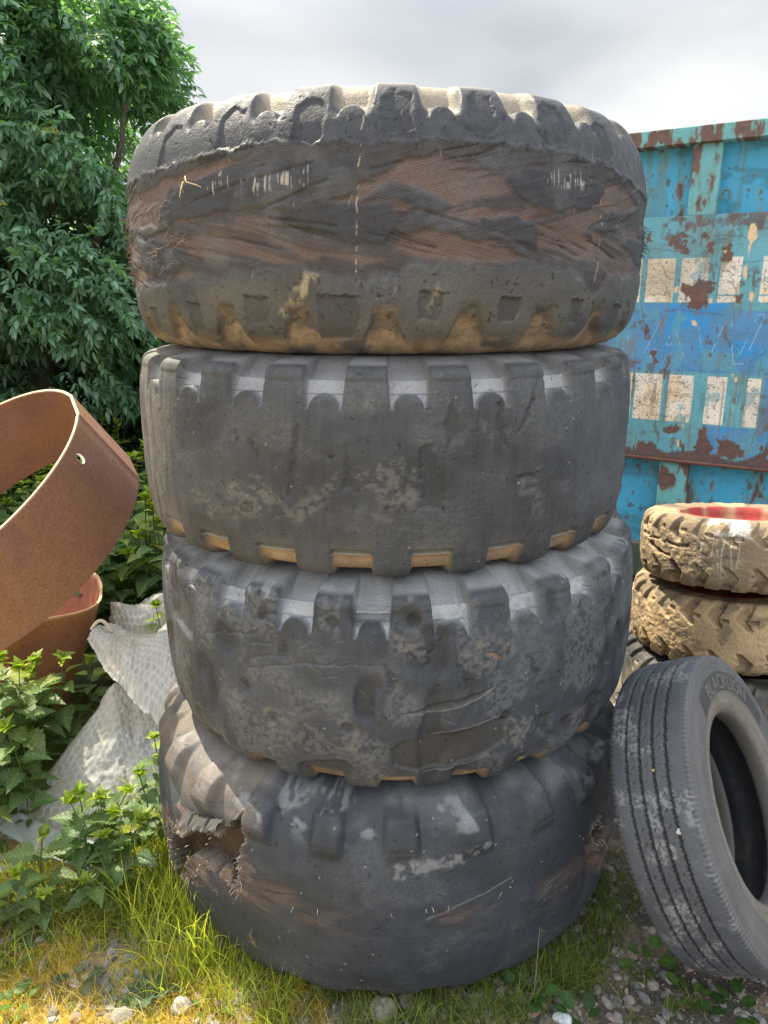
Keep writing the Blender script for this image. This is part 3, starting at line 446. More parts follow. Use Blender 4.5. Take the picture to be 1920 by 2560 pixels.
def tyre_second():
    F = FEAT['T2']; R, w = .700, .496
    T = Tyre(R, w, UP_SQ, [(1, 0), (.999, .15), (.993, .28), (.984, .38), (.968, .445), (.935, .48), (.86, .497), (.77, .5), (.67, .495), (.58, .47), (.50, .44), (.455, .41), (.445, .37), (.47, .33), (.60, .40), (.75, .42), (.86, .37), (.93, .2), (.94, 0)])
    T.base(np.array([.052, .058, .068]), DUSTG, 0.28, 111, .16); u, v, zt = T.U, T.Z, T.ZN
    lugged(T, R, w, -3.4+7.5, -6.3, F, 121, np.array([.30, .305, .32]))
    for i in range(30):        # ghost of the worn lug edges
        pass
    g = abs(T.per(24, -3.4)+.1*(fbm(u*5, v*5, 4, 2)-.5)); T.h -= .0016*np.exp(-((g-.27)/.05)**2)*sm(.36, .0, abs(zt))*sm(.4, .7, fbm(u*6, v*7, 5, 2))
    for i, p in enumerate(F['dents']):
        m = T.pm(p, .007, .006, seed=i); T.h -= .006*m; T.c[:] = mixc(T.c, np.array([.042, .043, .047]), m*.6)
    for i, p in enumerate(F['pale']):
        m = T.pm(p, .015, .03, seed=20+i, f=25)*sm(.36, .66, fbm(u*80, v*110, 30+i, 4)); T.c[:] = mixc(T.c, np.array([.165, .158, .145]), m*.5)
    sl = sm(-40, -58, T.TH)*sm(.30, .62, fbm(u*95, v*9, 71, 3)*.6+.4*fbm(u*14, v*12, 72, 4)); T.c[:] = mixc(T.c, np.array([.22, .195, .16]), sl*.6)  # sunlit streaks of the left side, put into the colour
    m = T.pm(F['line'], .002, .0, False, .001); T.c *= (1-.5*m)[..., None]; T.h -= .001*m
    T.strokes(230, (.003, .011), seed=22); T.strokes(70, seed=23, wid=(.0001, .0003), light=np.array([.20, .19, .175]), dark=.35, length=(.006, .04), ang=(0, 55)); T.strokes(36, (.0015, .003), (.0008, .0014), .0, .7, 24, light=np.array([.32, .28, .23]))
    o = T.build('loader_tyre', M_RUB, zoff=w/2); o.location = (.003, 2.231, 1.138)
    return tag(o, 'second tyre from the top of the tall stack, smooth grey worn tread with square notches', 'tyre', 'loader tyres in the tall stack')
def tyre_third():
    F = FEAT['T3']; R, w = .705, .545
    T = Tyre(R, w, UP_SQ, [(1, 0), (.998, .14), (.990, .26), (.975, .36), (.950, .43), (.91, .475), (.85, .495), (.77, .5), (.67, .495), (.58, .47), (.50, .44), (.455, .41), (.445, .37), (.47, .33), (.60, .40), (.75, .42), (.86, .37), (.93, .2), (.94, 0)])
    T.base(np.array([.039, .047, .061]), DUSTG, 0.28, 211, .10); u, v, zt = T.U, T.Z, T.ZN
    lugged(T, R, w, -5.3, -8.4+7.5, F, 221, np.array([.33, .345, .365]), .086, .05, .038)
    T.c[:] = mixc(T.c, np.array([.30, .31, .325]), sm(.36, .42, zt)*sm(.55, .72, fbm(u*14, v*20, 9, 4))*sm(.4, .6, fbm(u*80, v*80, 8, 2))*.6)
    k = fbm(u*13, v*9, 31, 2); m = sm(.56, .72, k)*sm(-.2, -.0, -abs(zt)+.34); T.h -= .010*m; T.c[:] = mixc(T.c, RUB_D*.8, m*.65); T.c[:] = mixc(T.c, DUSTG, sm(.46, .34, k)*.35*sm(.3, .6, fbm(u*110, v*110, 33, 2)))
    for i, p in enumerate(F['dents']):
        m = T.pm(p, .010, .008, seed=i); T.h -= .008*m; T.c[:] = mixc(T.c, np.array([.032, .035, .042]), m*.6)
    for i, p in enumerate(F['slice']):
        m = T.pm(p, .004, .003, seed=40+i); T.h -= .006*m; T.c[:] = mixc(T.c, np.array([.047, .046, .046]), m*.75)
    for p in F['edge']:
        m = T.pm(p, .002, .002, False, .001); T.c[:] = mixc(T.c, np.array([.22, .20, .165]), m*.65); T.h += .002*m
    sl = sm(-40, -58, T.TH)*sm(.30, .62, fbm(u*95, v*9, 71, 3)*.6+.4*fbm(u*14, v*12, 72, 4)); T.c[:] = mixc(T.c, np.array([.22, .195, .16]), sl*.22)  # fainter sunlit streaks, painted into the colour of the left side
    m = T.pm(F['gash'][0], .003, .004); T.h -= .006*m; T.c[:] = mixc(T.c, np.array([.22, .13, .10]), m)
    for p in F['scratch']:
        m = T.pm(p, .0025, .006, False, .002); T.h -= .004*m; T.c[:] = mixc(T.c, np.array([.2, .19, .18]), m*.3)
    for i, p in enumerate(F['pale']):
        m = T.pm(p, .012, .022, seed=60+i, f=28)*sm(.36, .66, fbm(u*95, v*95, 30+i, 3)); T.c[:] = mixc(T.c, np.array([.18, .172, .16]), m*.55)
    for th, z in F['dots']:
        d = np.hypot(u-math.radians(th)*R, v-z*w); m = 1-sm(.008, .022, d); T.h -= .005*m; T.c *= (1-.5*m)[..., None]
    T.strokes(220, (.003, .011), seed=32); T.strokes(80, seed=33, wid=(.0001, .0003), light=np.array([.22, .21, .19]), dark=.36, length=(.006, .04), ang=(-60, 40), zr=(-.1, .45)); T.strokes(60, (.0015, .003), (.0008, .0014), .0, .7, 34, light=np.array([.30, .28, .25]))
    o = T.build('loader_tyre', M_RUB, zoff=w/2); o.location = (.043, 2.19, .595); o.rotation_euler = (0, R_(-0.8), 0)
    return tag(o, 'third tyre from the top of the tall stack, dented tread with two long slice marks', 'tyre', 'loader tyres in the tall stack')
def tyre_bottom():
    F = FEAT['T4']; R, w = .74, .597
    T = Tyre(R, w, [(1, 0), (.996, .12), (.982, .24), (.956, .34), (.915, .42), (.86, .47), (.80, .493), (.74, .5), (.67, .495), (.58, .47), (.50, .44), (.455, .41), (.445, .37), (.47, .33), (.60, .40), (.75, .42), (.86, .37), (.92, .2), (.93, 0)],
             [(1, 0), (.997, .14), (.988, .26), (.970, .36), (.940, .43), (.90, .475), (.84, .495), (.77, .5), (.67, .495), (.58, .47), (.50, .44), (.455, .41), (.445, .37), (.47, .33), (.60, .40), (.75, .42), (.86, .37), (.92, .2), (.93, 0)])
    T.base(np.array([.033, .041, .055]), DUSTG, 0.24, 311, .06); u, v, zt = T.U, T.Z, T.ZN
    # lug stumps on the upper shoulder
    f = T.per(24, 2.4); a = abs(f+.06*(fbm(u*5, v*5, 3, 2)-.5)); st = (1-sm(.15, .27, a))
    tilt = .02*(fbm(u*4, v*0, 21, 2)-.5); body = sm(.275, .345, zt+tilt)*sm(.47, .40, zt+tilt); T.h += .024*st*body*(.6+.8*vn(np.floor((T.TH-2.4)/15+.5)*1.0+.5, v*0, 22)); T.h -= .006*sm(.38, .47, zt)*(1-st)
    pad = (1-sm(.17, .20, a+.03*(vn(u*40, v*40, 5)-.5)))*sm(.315, .33, zt)*sm(.425, .41, zt); T.h -= .003*pad; T.c[:] = mixc(T.c, RUB_D, pad*.5)
    T.c[:] = mixc(T.c, np.array([.15, .162, .18]), sm(.36, .47, zt)*(.25+.65*sm(.42, .62, fbm(u*10, v*14, 6, 4)))); T.c[:] = mixc(T.c, np.array([.024, .028, .036]), sm(.48, .66, fbm(u*4.5, v*6, 61, 4))*.6); T.c[:] = mixc(T.c, np.array([.30, .32, .35]), sm(.60, .74, fbm(u*16+v*8, v*26, 62, 4))*sm(.30, .42, zt)*.55)
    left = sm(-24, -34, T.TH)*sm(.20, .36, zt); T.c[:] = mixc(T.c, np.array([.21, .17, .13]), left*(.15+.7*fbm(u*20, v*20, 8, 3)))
    # cords showing along a worn band
    m = np.zeros(u.shape)
    for i, p in enumerate(F['torn']+F['torn2']): m = np.maximum(m, T.pm(p, .006, .018, seed=10+i, f=30))
    band = sm(.0, .06, .115-abs(zt-.03+.05*np.sin(u*2.6+.6)))*sm(.34, .58, fbm(u*6, v*16, 12, 4))*.85
    cord_col(T, np.maximum(m, band*.8), None, None, F, 341)
    rid = np.sin((v*math.cos(.35)+u*math.sin(.35))*2*np.pi/.0075); T.h += m*.0018*rid; T.c *= (1+.30*m*rid)[..., None]
    T.c[:] = mixc(T.c, np.array([.25, .17, .125]), m*sm(.48, .68, fbm(u*18, v*40, 15, 3))*.5)
    for i, p in enumerate(F['hole']+F['hole2']):
        big = i == 0
        if big: mz = np.mean([q[1] for q in p]); mt = np.mean([q[0] for q in p]); p = [(max(-59.0, mt+3+(t-mt)*1.05), mz+(z-mz)*1.60) for t, z in p]
        d = T.pm(p, .005 if big else .004, .010, seed=70+i, f=45)
        T.h -= d*(.12 if big else .06); e = T.pm(p+[p[0]], .012, .01, False, .004, 71+i, 45)
        T.h += .014*e*(1-d)*(.2+1.2*vn(u*110, v*110, 6)); T.c[:] = mixc(T.c, np.array([.33, .30, .265]), e*(1-d)*.7*sm(.3, .7, vn(u*260, v*200, 7)))
        ic = np.array([.060, .036, .024])*(.2+1.3*fbm(u*30+v*20, v*12, 9, 3))[..., None]; T.c[:] = mixc(T.c, ic, d)  # brown plies, colour darkened to deepen the shade inside the cavity
    for p in F['lightpatch']: T.c[:] = mixc(T.c, np.array([.27, .27, .27]), T.pm(p, .006, .012, seed=4)*.5*sm(.35, .6, fbm(u*70, v*70, 2, 3)))
    cut = T.pm([(7, .03), (14, .09), (24, .145)], .0025, .003, False, .0012); T.c[:] = mixc(T.c, np.array([.28, .27, .25]), cut*.6)
    # lower edge: a few pockets
    f2 = T.per(24, 9.5); q2 = (zt+.47)*w; s2 = (1-sm(.16, .24, abs(f2)))*(1-sm(.045, .06, q2)); T.h -= .03*s2*sm(.7, .85, T.RR/R)
    T.c[:] = mixc(T.c, np.array([.085, .08, .07]), sm(.12, .0, q2)*.5)
    T.strokes(220, (.003, .011), seed=42); T.strokes(90, (.0015, .0035), (.0008, .0014), .0, .7, 44, light=np.array([.30, .28, .25]))
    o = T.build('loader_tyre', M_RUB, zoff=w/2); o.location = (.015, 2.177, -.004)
    tag(o, 'bottom tyre of the tall stack on the grass, ragged hole torn in its left side', 'tyre', 'loader tyres in the tall stack')
    z_ = w/2
    fibres(T, [(t, z*1.0+.02*k) for k in (0, 1) for t, z in F['hole'][0]], 800, .010, FIBC*.75, 'frayed_cord', o, 6, .0014, z_); fibres(T, F['torn'][0], 420, .007, FIBC*.6, 'frayed_cord', o, 7, .0009, z_)
    fibres(T, F['hole'][1]+F['hole2'][0], 140, .018, FIBC, 'frayed_cord', o, 8, .0012, z_)
    # torn rubber flaps hanging over the hole
    def flap(a, b, drop, seed, curl):
        g = np.random.default_rng(seed); nu, nv = 34, 12; V = np.zeros((nu, nv, 2, 3)); C = np.zeros((nu, nv, 2, 3))
        rag = fbm(np.linspace(0, 7, nu), np.zeros(nu), seed, 3)
        for i in range(nu):
            t = i/(nu-1); th = a[0]+(b[0]-a[0])*t; z = a[1]+(b[1]-a[1])*t; p, nn = T.pos(th, z, 0); p = p.copy()
            l = drop*(.55+.9*rag[i])*math.sin(math.pi*(.16+.68*t))**.5
            rr = math.hypot(p[0], p[1]); p[:2] *= (R*.985+.003)/rr
            for j in range(nv):
                s = j/(nv-1); q = p+np.array([0, 0, -l*s+.004])+nn*(.012*math.sin(s*2.4)+curl*s*s+.003*math.sin(i*.9+j*.6)*s)
                V[i, j, 0] = q+nn*.004; V[i, j, 1] = q-nn*.004
                C[i, j] = np.array([.085, .083, .080])*(.8+.3*rag[i])*(1+1.2*s**3)
        V[..., 2] += z_
        q1 = quads(nu, nv); top = V[:, :, 0].reshape(-1, 3); bot = V[:, :, 1].reshape(-1, 3); n = nu*nv; bi = [i*nv+nv-1 for i in range(nu)]
        side = np.array([[bi[i], bi[i+1], bi[i+1]+n, bi[i]+n] for i in range(nu-1)])
        mesh_np('torn_flap', np.vstack([top, bot]), [q1, q1[:, ::-1]+n, side], np.vstack([C[:, :, 0].reshape(-1, 3), C[:, :, 1].reshape(-1, 3)]), smooth=True, mat=M_FIB, parent=o)
    H0 = F['hole'][0]
    flap((H0[3][0]-.5, H0[3][1]+.085), (H0[6][0], H0[6][1]+.075), .042, 3, .014)
    return o
T1o = tyre_top(); T2o = tyre_second(); T3o = tyre_third(); T4o = tyre_bottom()
# ------------------------------------------------------------------ leaning truck tyre
def truck_tyre():
    a = Vector((.73618738, -.49447265, .46208758)).normalized(); up = (Vector((0, 0, 1))-a.z*a).normalized(); Y = -up; X = Y.cross(a)
    M = Matrix((X, Y, a)).transposed().to_4x4(); M.translation = Vector((.9152, 1.7478, .4017))
    R = .405; W = 1.0
    prof = [(.405, 0), (.4045, .045), (.402, .078), (.397, .0975), (.386, .103), (.365, .1055), (.335, .108), (.300, .107), (.272, .103), (.256, .098), (.2457, .092), (.236, .078), (.235, .055), (.245, .045), (.275, .062), (.33, .082), (.372, .072), (.388, .04), (.389, 0)]
    p = [(r/R, z/W) for r, z in prof]
    T = Tyre(R, W, p, p, 179.5, 1000, 4, 0.0022, 0.004, 0.7)
    u, v = T.U, T.Z; av = abs(v); r = T.RR
    T.c[:] = np.array([.078, .087, .102])*(0.75+0.5*fbm(u*14, v*14, 5, 4))[..., None]
    T.h += .0012*(fbm(u*40, v*40, 7, 3)-.5)
    pl = sm(.50, .70, fbm(u*17, v*21, 8, 4)+.25*(fbm(u*80, v*80, 9, 2)-.5)); T.c[:] = mixc(T.c, np.array([.28, .29, .30]), pl*.6*sm(.3, .6, fbm(u*150, v*150, 10, 2)))
    tread = (r > .39)
    for g in (-.054, -.019, .016, .050):
        d = abs(v-g-.0007*np.sin(u*2*np.pi/.026)); m = (1-sm(.0028, .0042, d))*tread; T.h -= .011*m; T.c[:] = mixc(T.c, np.array([.035, .03, .028]), m*.85)
        side = (abs(v-g) < .0070)*(abs(v-g) > .003)*tread*(np.mod(u/.0105+(v > g)*.4, 1) < .18); T.h -= .003*side; T.c *= (1-.5*side)[..., None]
    for g in (-.037, -.002, .033):
        mm = (abs(v-g) < .004)*tread*(np.mod(u/.036+v*30, 1) < .05); T.h -= .003*mm; T.c *= (1-.6*mm)[..., None]
    sh = (av > .091)*(av < .1035)*(r > .375)*(np.mod(u/.0125, 1) < .35); T.h -= .0022*sh; T.c *= (1-.35*sh)[..., None]
    side = sm(.400, .392, r)*(av > .09); T.c[:] = mixc(T.c, (np.array([.125, .122, .122])*(.75+.5*fbm(u*9, v*60+r*30, 12, 4))[..., None]), side*.85)
    bead = sm(.300, .285, r); T.c[:] = mixc(T.c, np.array([.19, .172, .145])*(.7+.6*fbm(u*16, r*60, 13, 3))[..., None], bead*.8)
    for rr, am in ((.386, .0018), (.372, .0012), (.366, .0012), (.357, .0014), (.297, .0012), (.268, .0018), (.261, .0012)):
        e = np.exp(-((r-rr)/.0013)**2)*(av > .085); T.h += am*e; T.c *= (1-.22*np.exp(-((r-rr-.0022)/.0013)**2)*(av > .085))[..., None]
    th = T.TH; band = sm(16.5, 15.5, th+ (r-.32)*60)*sm(-76, -74, th)*sm(.2985, .3005, r)*sm(.3535, .3515, r)*(v > .08)
    T.c[:] = mixc(T.c, np.array([.055, .054, .053]), band*.9); T.h += .0008*band
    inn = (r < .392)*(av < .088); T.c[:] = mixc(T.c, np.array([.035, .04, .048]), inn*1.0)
    inbead = (r < .25)*(av > .04); T.c[:] = mixc(T.c, np.array([.12, .11, .095]), inbead*.6)
    low = sm(-.22, -.36, np.cos(np.radians(T.TH))*r); T.c[:] = mixc(T.c, np.array([.27, .22, .16]), low*.55*sm(.35, .65, fbm(u*12, v*30, 14, 3)))
    T.outer = np.ones(T.TH.shape)*((r > .234)&~inn)
    o = T.build('truck_tyre', M_RUB); o.matrix_world = M
    tag(o, 'grey truck tyre with four tread grooves leaning against the tall tyre stack', 'tyre')
    # raised lettering round the sidewall
    cu = bpy.data.curves.new('lettering', 'FONT'); cu.body = 'BLACKLION'; cu.size = 1.0; cu.space_character = 1.06; cu.extrude = 0.02; cu.resolution_u = 3; cu.offset = 0.012
    to = bpy.data.objects.new('lettering', cu); COL.objects.link(to); bpy.context.view_layer.update()
    me = bpy.data.meshes.new_from_object(to.evaluated_get(bpy.context.evaluated_depsgraph_get())); bpy.data.objects.remove(to)
    n = len(me.vertices); co = np.zeros(n*3); me.vertices.foreach_get('co', co); co = co.reshape(-1, 3)
    x0, x1, y1 = co[:, 0].min(), co[:, 0].max(), co[:, 1].max()
    t = np.radians(2.5-(co[:, 0]-x0)/(x1-x0)*57.5); rr = .304+co[:, 1]/y1*.040
    w = np.interp(rr, [.30, .335, .365], [.107, .108, .1055])+np.where(co[:, 2] > 0, .0022, -.002)
    co = np.stack([rr*np.sin(t), -rr*np.cos(t), w], -1); me.vertices.foreach_set('co', co.ravel().astype(np.float32)); me.update()
    set_col(me, np.tile(np.array([.15, .145, .135]), (n, 1))); lo = bpy.data.objects.new('lettering', me); COL.objects.link(lo); me.materials.append(M_RUB); lo.parent = o
    b = MB()
    for th_, z_ in ((-2, .050), ):
        pass
    pb = MB()
    # pebbles caught in the grooves
    def peb(th, z, rad, col, g):
        k = math.radians(th); c = np.array([(R-.003)*math.sin(k), -(R-.003)*math.cos(k), z]); V, Fc = ico(1); V = V*rad*(1+.25*g.normal(size=(len(V), 1))); pb.add(V+c, [Fc], col)
    g = np.random.default_rng(4); peb(68, .050, .0062, (.55, .54, .50), g); pb.build('trapped_pebble', M_STONE, o, False); pb = MB(); peb(48, .016, .004, (.5, .36, .2), g); pb.build('trapped_pebble', M_STONE, o, False)
    return o
def ico(sub=1):
    t = (1+5**.5)/2
    V = [(-1, t, 0), (1, t, 0), (-1, -t, 0), (1, -t, 0), (0, -1, t), (0, 1, t), (0, -1, -t), (0, 1, -t), (t, 0, -1), (t, 0, 1), (-t, 0, -1), (-t, 0, 1)]
    F = [(0, 11, 5), (0, 5, 1), (0, 1, 7), (0, 7, 10), (0, 10, 11), (1, 5, 9), (5, 11, 4), (11, 10, 2), (10, 7, 6), (7, 1, 8), (3, 9, 4), (3, 4, 2), (3, 2, 6), (3, 6, 8), (3, 8, 9), (4, 9, 5), (2, 4, 11), (6, 2, 10), (8, 6, 7), (9, 8, 1)]
    V = [np.array(v)/np.linalg.norm(v) for v in V]
    for _ in range(sub):
        mid = {}; nf = []
        def m(a, b):
            k = (min(a, b), max(a, b))
            if k not in mid: q = V[a]+V[b]; V.append(q/np.linalg.norm(q)); mid[k] = len(V)-1
            return mid[k]
        for a, b, c in F:
            x, y, z = m(a, b), m(b, c), m(c, a); nf += [(a, x, z), (b, y, x), (c, z, y), (x, y, z)]
        F = nf
    return np.array(V), np.array(F)
truck_tyre()
# ------------------------------------------------------------------ sand-caked wheels
def wheel(name, c, nrm, w, seed, label, sand=True, R=.40, lowtop=0.0):
    """c = middle of the top face"""
    z = Vector(nrm).normalized(); x = Vector((0, 1, 0)).cross(z).normalized() if False else Vector((1, 0, 0)); y = z.cross(x).normalized(); x = y.cross(z)
    M = Matrix((x, y, z)).transposed().to_4x4(); M.translation = Vector(c)-z*w
    prof = [(1, 0), (.998, .2), (.99, .32), (.965, .42), (.93, .472), (.905, .492), (.88, .494), (.80, .482), (.74, .470), (.68, .468), (.645, .455), (.63, .42), (.62, .36), (.65, .34), (.75, .40), (.86, .37), (.92, .25), (.93, 0)]
    T = Tyre(R, w, prof, prof, 110, 620, 120, .0030, .008, .62)
    u, v, zt = T.U, T.Z, T.ZN
    if sand:
        base = np.array([.46, .34, .20])*(.75+.45*fbm(u*12, v*12, seed, 4))[..., None]
        T.c[:] = base
    else:
        T.base(np.array([.06, .058, .058]), np.array([.3, .26, .2]), .7, seed)
    # chevron lugs near both edges
    for sg in (1, -1):
        q = (.49-sg*zt)*w; f = ((u+(.03 if sg < 0 else 0))/.105)
        zig = np.where(q < .055, (q-.0)*5.0, .275-(q-.055)*7.0)
        ff = (f+zig*(1 if sg > 0 else -1)+.05*(fbm(u*9, v*9, seed+2, 2)-.5)+.5) % 1-.5
        hw = .15*(1-sm(.05, .10, q)*.75); m = (1-sm(hw, hw+.10, abs(ff)))*(1-sm(.085, .10, q+.014*(fbm(u*14, v*8, seed+3, 2)-.5)))*sm(.85, .92, T.RR/R)
        bar = (1-sm(.004, .010, abs(q-.054+.01*np.sin(u*9))))*(np.mod(f+.12, 1) < .42)*.6
        wear = .35+.65*sm(.30, .50, fbm(u*3.5, v*6, seed+4, 2)); m = np.maximum(m, bar*sm(.85, .92, T.RR/R)*(q > 0))*wear
        T.h -= .026*m; T.c *= (1-.15*m)[..., None]
    if seed == 501:
        for l, wd, dp in (([(-95, .16), (-84, .13), (-75, .12), (-64, .10), (-55, .09)], .004, .014), ([(-86, .06), (-80, .0), (-74, -.06)], .010, .020), ([(-76, -.02), (-70, -.07), (-66, -.08)], .006, .012)):
            k = T.pm(l, .004, .012, False, wd, 5, 40); T.h -= dp*k; T.c *= (1-.72*k)[..., None]
    rough = (1-sm(.26, .36, abs(zt))); rg = fbm(u*55, v*75, seed+6, 4); patch = sm(.38, .55, fbm(u*5, v*6, seed+7, 3))
    if sand:
        T.h += rough*patch*.006*(rg-.45)+.002*(fbm(u*90, v*90, seed+8, 3)-.5)
        T.c[:] = mixc(T.c, np.array([.20, .165, .12]), sm(.45, .60, fbm(u*6+5, v*5, seed+11, 4))*.75)
        T.c[:] = mixc(T.c, np.array([.60, .44, .25]), rough*patch*.5*sm(.4, .6, rg))
        T.c[:] = mixc(T.c, np.array([.10, .088, .075]), sm(.58, .72, fbm(u*16, v*22, seed+12, 4))*.6)
    o = T.build(name, M_SAND if sand else M_RUB, zoff=w/2)
    root = empty('wheel' if sand else 'tyre', (0, 0, 0)) if False else o
    o.matrix_world = M
    tag(o, label, 'wheel' if sand else 'tyre', 'small tyres stacked by the container')
    return o, T, M
wu, TU, MU = wheel('sand_caked_wheel', (1.484, 2.929, .915), (.003, .167, 1), .272, 501, 'upper sand-caked wheel with a bright red rim, beside the blue container')
wl, TL, ML = wheel('sand_caked_wheel', (1.481, 2.95, .612), (-.021, .084, 1), .290, 541, 'lower sand-caked wheel tilted open above, holding red scraps in its rim')
bt, TB, MBm = wheel('base_tyre', (1.50, 2.93, .312), (0, 0, 1), .312, 571, 'black dusty tyre on the ground under the two sand-caked wheels', False, .43)
def rim(parent, w, deep):
    # dished disc: (radius, height below the top of the tyre)
    pr = [(.256, w*.955), (.250, w*.97), (.244, w*.95), (.238, w*.86), (.225, w*deep), (.16, w*(deep-.04)), (.13, w*(deep+.02)), (.075, w*(deep+.03)), (.07, w*(deep-.05)), (.0, w*(deep-.05))]
    n = 72; th = np.arange(n)*2*np.pi/n; pr = np.array(pr); V = np.stack([pr[None, :, 0]*np.sin(th)[:, None], -pr[None, :, 0]*np.cos(th)[:, None], np.broadcast_to(pr[None, :, 1], (n, len(pr)))], -1)
    x, y = V[..., 0], V[..., 1]; c = np.array([.32, .045, .035])*(.7+.6*fbm(x*30, y*30, 3, 3))[..., None]
    c = mixc(c, np.array([.40, .29, .17]), sm(.50, .66, fbm(x*18+3, y*18, 9, 4))*.8)
    return mesh_np('rim', V, quads(n, len(pr), True, False), c, smooth=True, mat=M_RED, parent=parent)
rim(wu, .272, .60); rim(wl, .290, .36)
# white bird lime and runs on the upper wheel
def recolour(o, T, fn):
    fn(T); set_col(o.data, T.c, T.a) if False else None
    a = o.data.color_attributes['Col']; n = len(o.data.vertices); c = np.ones((n, 4), np.float32); c[:, :3] = np.clip(T.c.reshape(-1, 3), 0, 1); c[:, 3] = T.a.reshape(-1); a.data.foreach_set('color', c.ravel())
def lime(T):
    u, v, zt = T.U, T.Z, T.ZN
    m = sm(-47, -43, T.TH)*sm(-18, -24, T.TH)*sm(.24, .33, zt+.08*(fbm(u*30, v*0, 4, 3)-.5))*sm(.30, .52, fbm(u*28, v*28, 5, 4)); T.c[:] = mixc(T.c, np.array([.62, .60, .56]), m*.9)
    for th in (-47, -41, -38, -35.5, -31, -28):
        k = (1-sm(.0012, .004, abs(u-math.radians(th)*T.R+.004*np.sin(v*30+th))))*sm(-.32, -.1, zt+.012*(th % 5))*sm(.3, .2, zt)*(vn(u*0+th, v*60, 3) > .3); T.c[:] = mixc(T.c, np.array([.55, .52, .47]), k*.55)
recolour(wu, TU, lime)
# scraps lying in the lower rim
def scrap(name, c, size, col, label, cat, seed, mat=None):
    g = np.random.default_rng(seed); n = 22; x = np.linspace(-1, 1, n); X, Yg = np.meshgrid(x, x, indexing='ij')
    Z = .55*(fbm(X*1.6+seed, Yg*1.6, seed, 3)-.5)+.25*abs(fbm(X*3+9, Yg*2, seed+2, 2)-.5)+.35*np.maximum(0, .6-X*X-Yg*Yg)
    V = np.stack([X*size[0]*(1+.15*Yg), Yg*size[1], Z*size[2]], -1)+np.array(c); b = V.copy(); b[..., 2] -= .004
    q = quads(n, n); N = n*n; e = [i for i in range(n)]+[i*n+n-1 for i in range(1, n)]+[N-1-i for i in range(1, n)]+[(n-1-i)*n for i in range(1, n-1)]
    s = np.array([[e[i], e[(i+1) % len(e)], e[(i+1) % len(e)]+N, e[i]+N] for i in range(len(e))])
    o = mesh_np(name, np.vstack([V.reshape(-1, 3), b.reshape(-1, 3)]), [q, q[:, ::-1]+N, s], np.tile(np.array(col), (2*N, 1)), smooth=True, mat=mat or M_RED)
    return tag(o, label, cat)
scrap('red_plastic_scrap', (1.33, 2.72, .570), (.09, .07, .09), (.50, .03, .03), 'crumpled red plastic scrap lying in the rim of the lower sand-caked wheel', 'scrap', 3)
scrap('grey_cloth_scrap', (1.52, 2.74, .560), (.07, .06, .07), (.42, .42, .45), 'grey cloth scrap between the red pieces in the lower wheel', 'scrap', 7)
scrap('orange_plastic_scrap', (1.68, 2.76, .570), (.09, .06, .08), (.62, .16, .09), 'faded orange-red plastic scrap beside the grey cloth in the lower wheel', 'scrap', 11)
# ------------------------------------------------------------------ blue container
PHI = R_(31.75)
cont = empty('container', (1.7, 4.0, 0), (0, 0, -PHI))       # local x along the side, -y towards the yard
tag(cont, 'weathered blue steel container with rust, white painted bars and a rusty top rail', 'container')
def AL(r, g, b, k=.85): return np.clip(L(r, g, b)/k, 0, .9)
TEAL = AL(98, 158, 172); BLUE = AL(84, 138, 184); PANEL = AL(70, 160, 200); RUSTM = AL(100, 70, 60); RUSTB = AL(92, 76, 66); WHT = AL(222, 216, 204); CREAM = AL(214, 186, 144)
def rusty(u, z, c, amt, seed, fu=18, fz=4.5):
    r1 = fbm(u*fu, z*fz, seed, 5); r2 = fbm(u*60, z*22, seed+3, 3); s = fbm(u*45, z*3, seed+5, 3)
    m = sm(1-amt, 1-amt+.10, r1+.30*(r2-.5)+.16*(s-.5)); rc = RUSTM*(.6+.8*fbm(u*50, z*50, seed+7, 3))[..., None]
    halo = sm(1-amt-.10, 1-amt, r1+.3*(r2-.5)+.16*(s-.5)); c = mixc(c, AL(110, 140, 130), halo*.55); c = mixc(c, rc, m*.92)
    return c, m
def sheet(name, u0, u1, z0, z1, d, fn, step=.003, parent=None, thick=.012, useg=None, bulge=None, mat=None):
    ua = np.unique(np.r_[np.arange(u0, min(u1, .62), step), np.arange(max(u0, min(u1, .62)), u1, .03), u1]); za = np.linspace(z0, z1, max(2, int((z1-z0)/step)))
    U, Z = np.meshgrid(ua, za, indexing='ij'); c, h = fn(U, Z)
    V = np.stack([U, -(d+h), Z], -1); n, m = U.shape; q = quads(n, m)
    # returns at the edges
    e = [i*m for i in range(n)]+[(n-1)*m+j for j in range(1, m)]+[i*m+m-1 for i in range(n-2, -1, -1)]+[j for j in range(m-2, 0, -1)]
    bv = V.reshape(-1, 3)[e].copy(); bv[:, 1] = -d+thick; N = n*m; k = len(e)
    s = np.array([[e[i], N+i, N+(i+1) % k, e[(i+1) % k]] for i in range(k)])
    cc = np.vstack([c.reshape(-1, 3), c.reshape(-1, 3)[e]])
    return mesh_np(name, np.vstack([V.reshape(-1, 3), bv]), [q, s], cc, smooth=False if n*m < 50 else True, mat=mat or M_PAINT, parent=parent or cont)
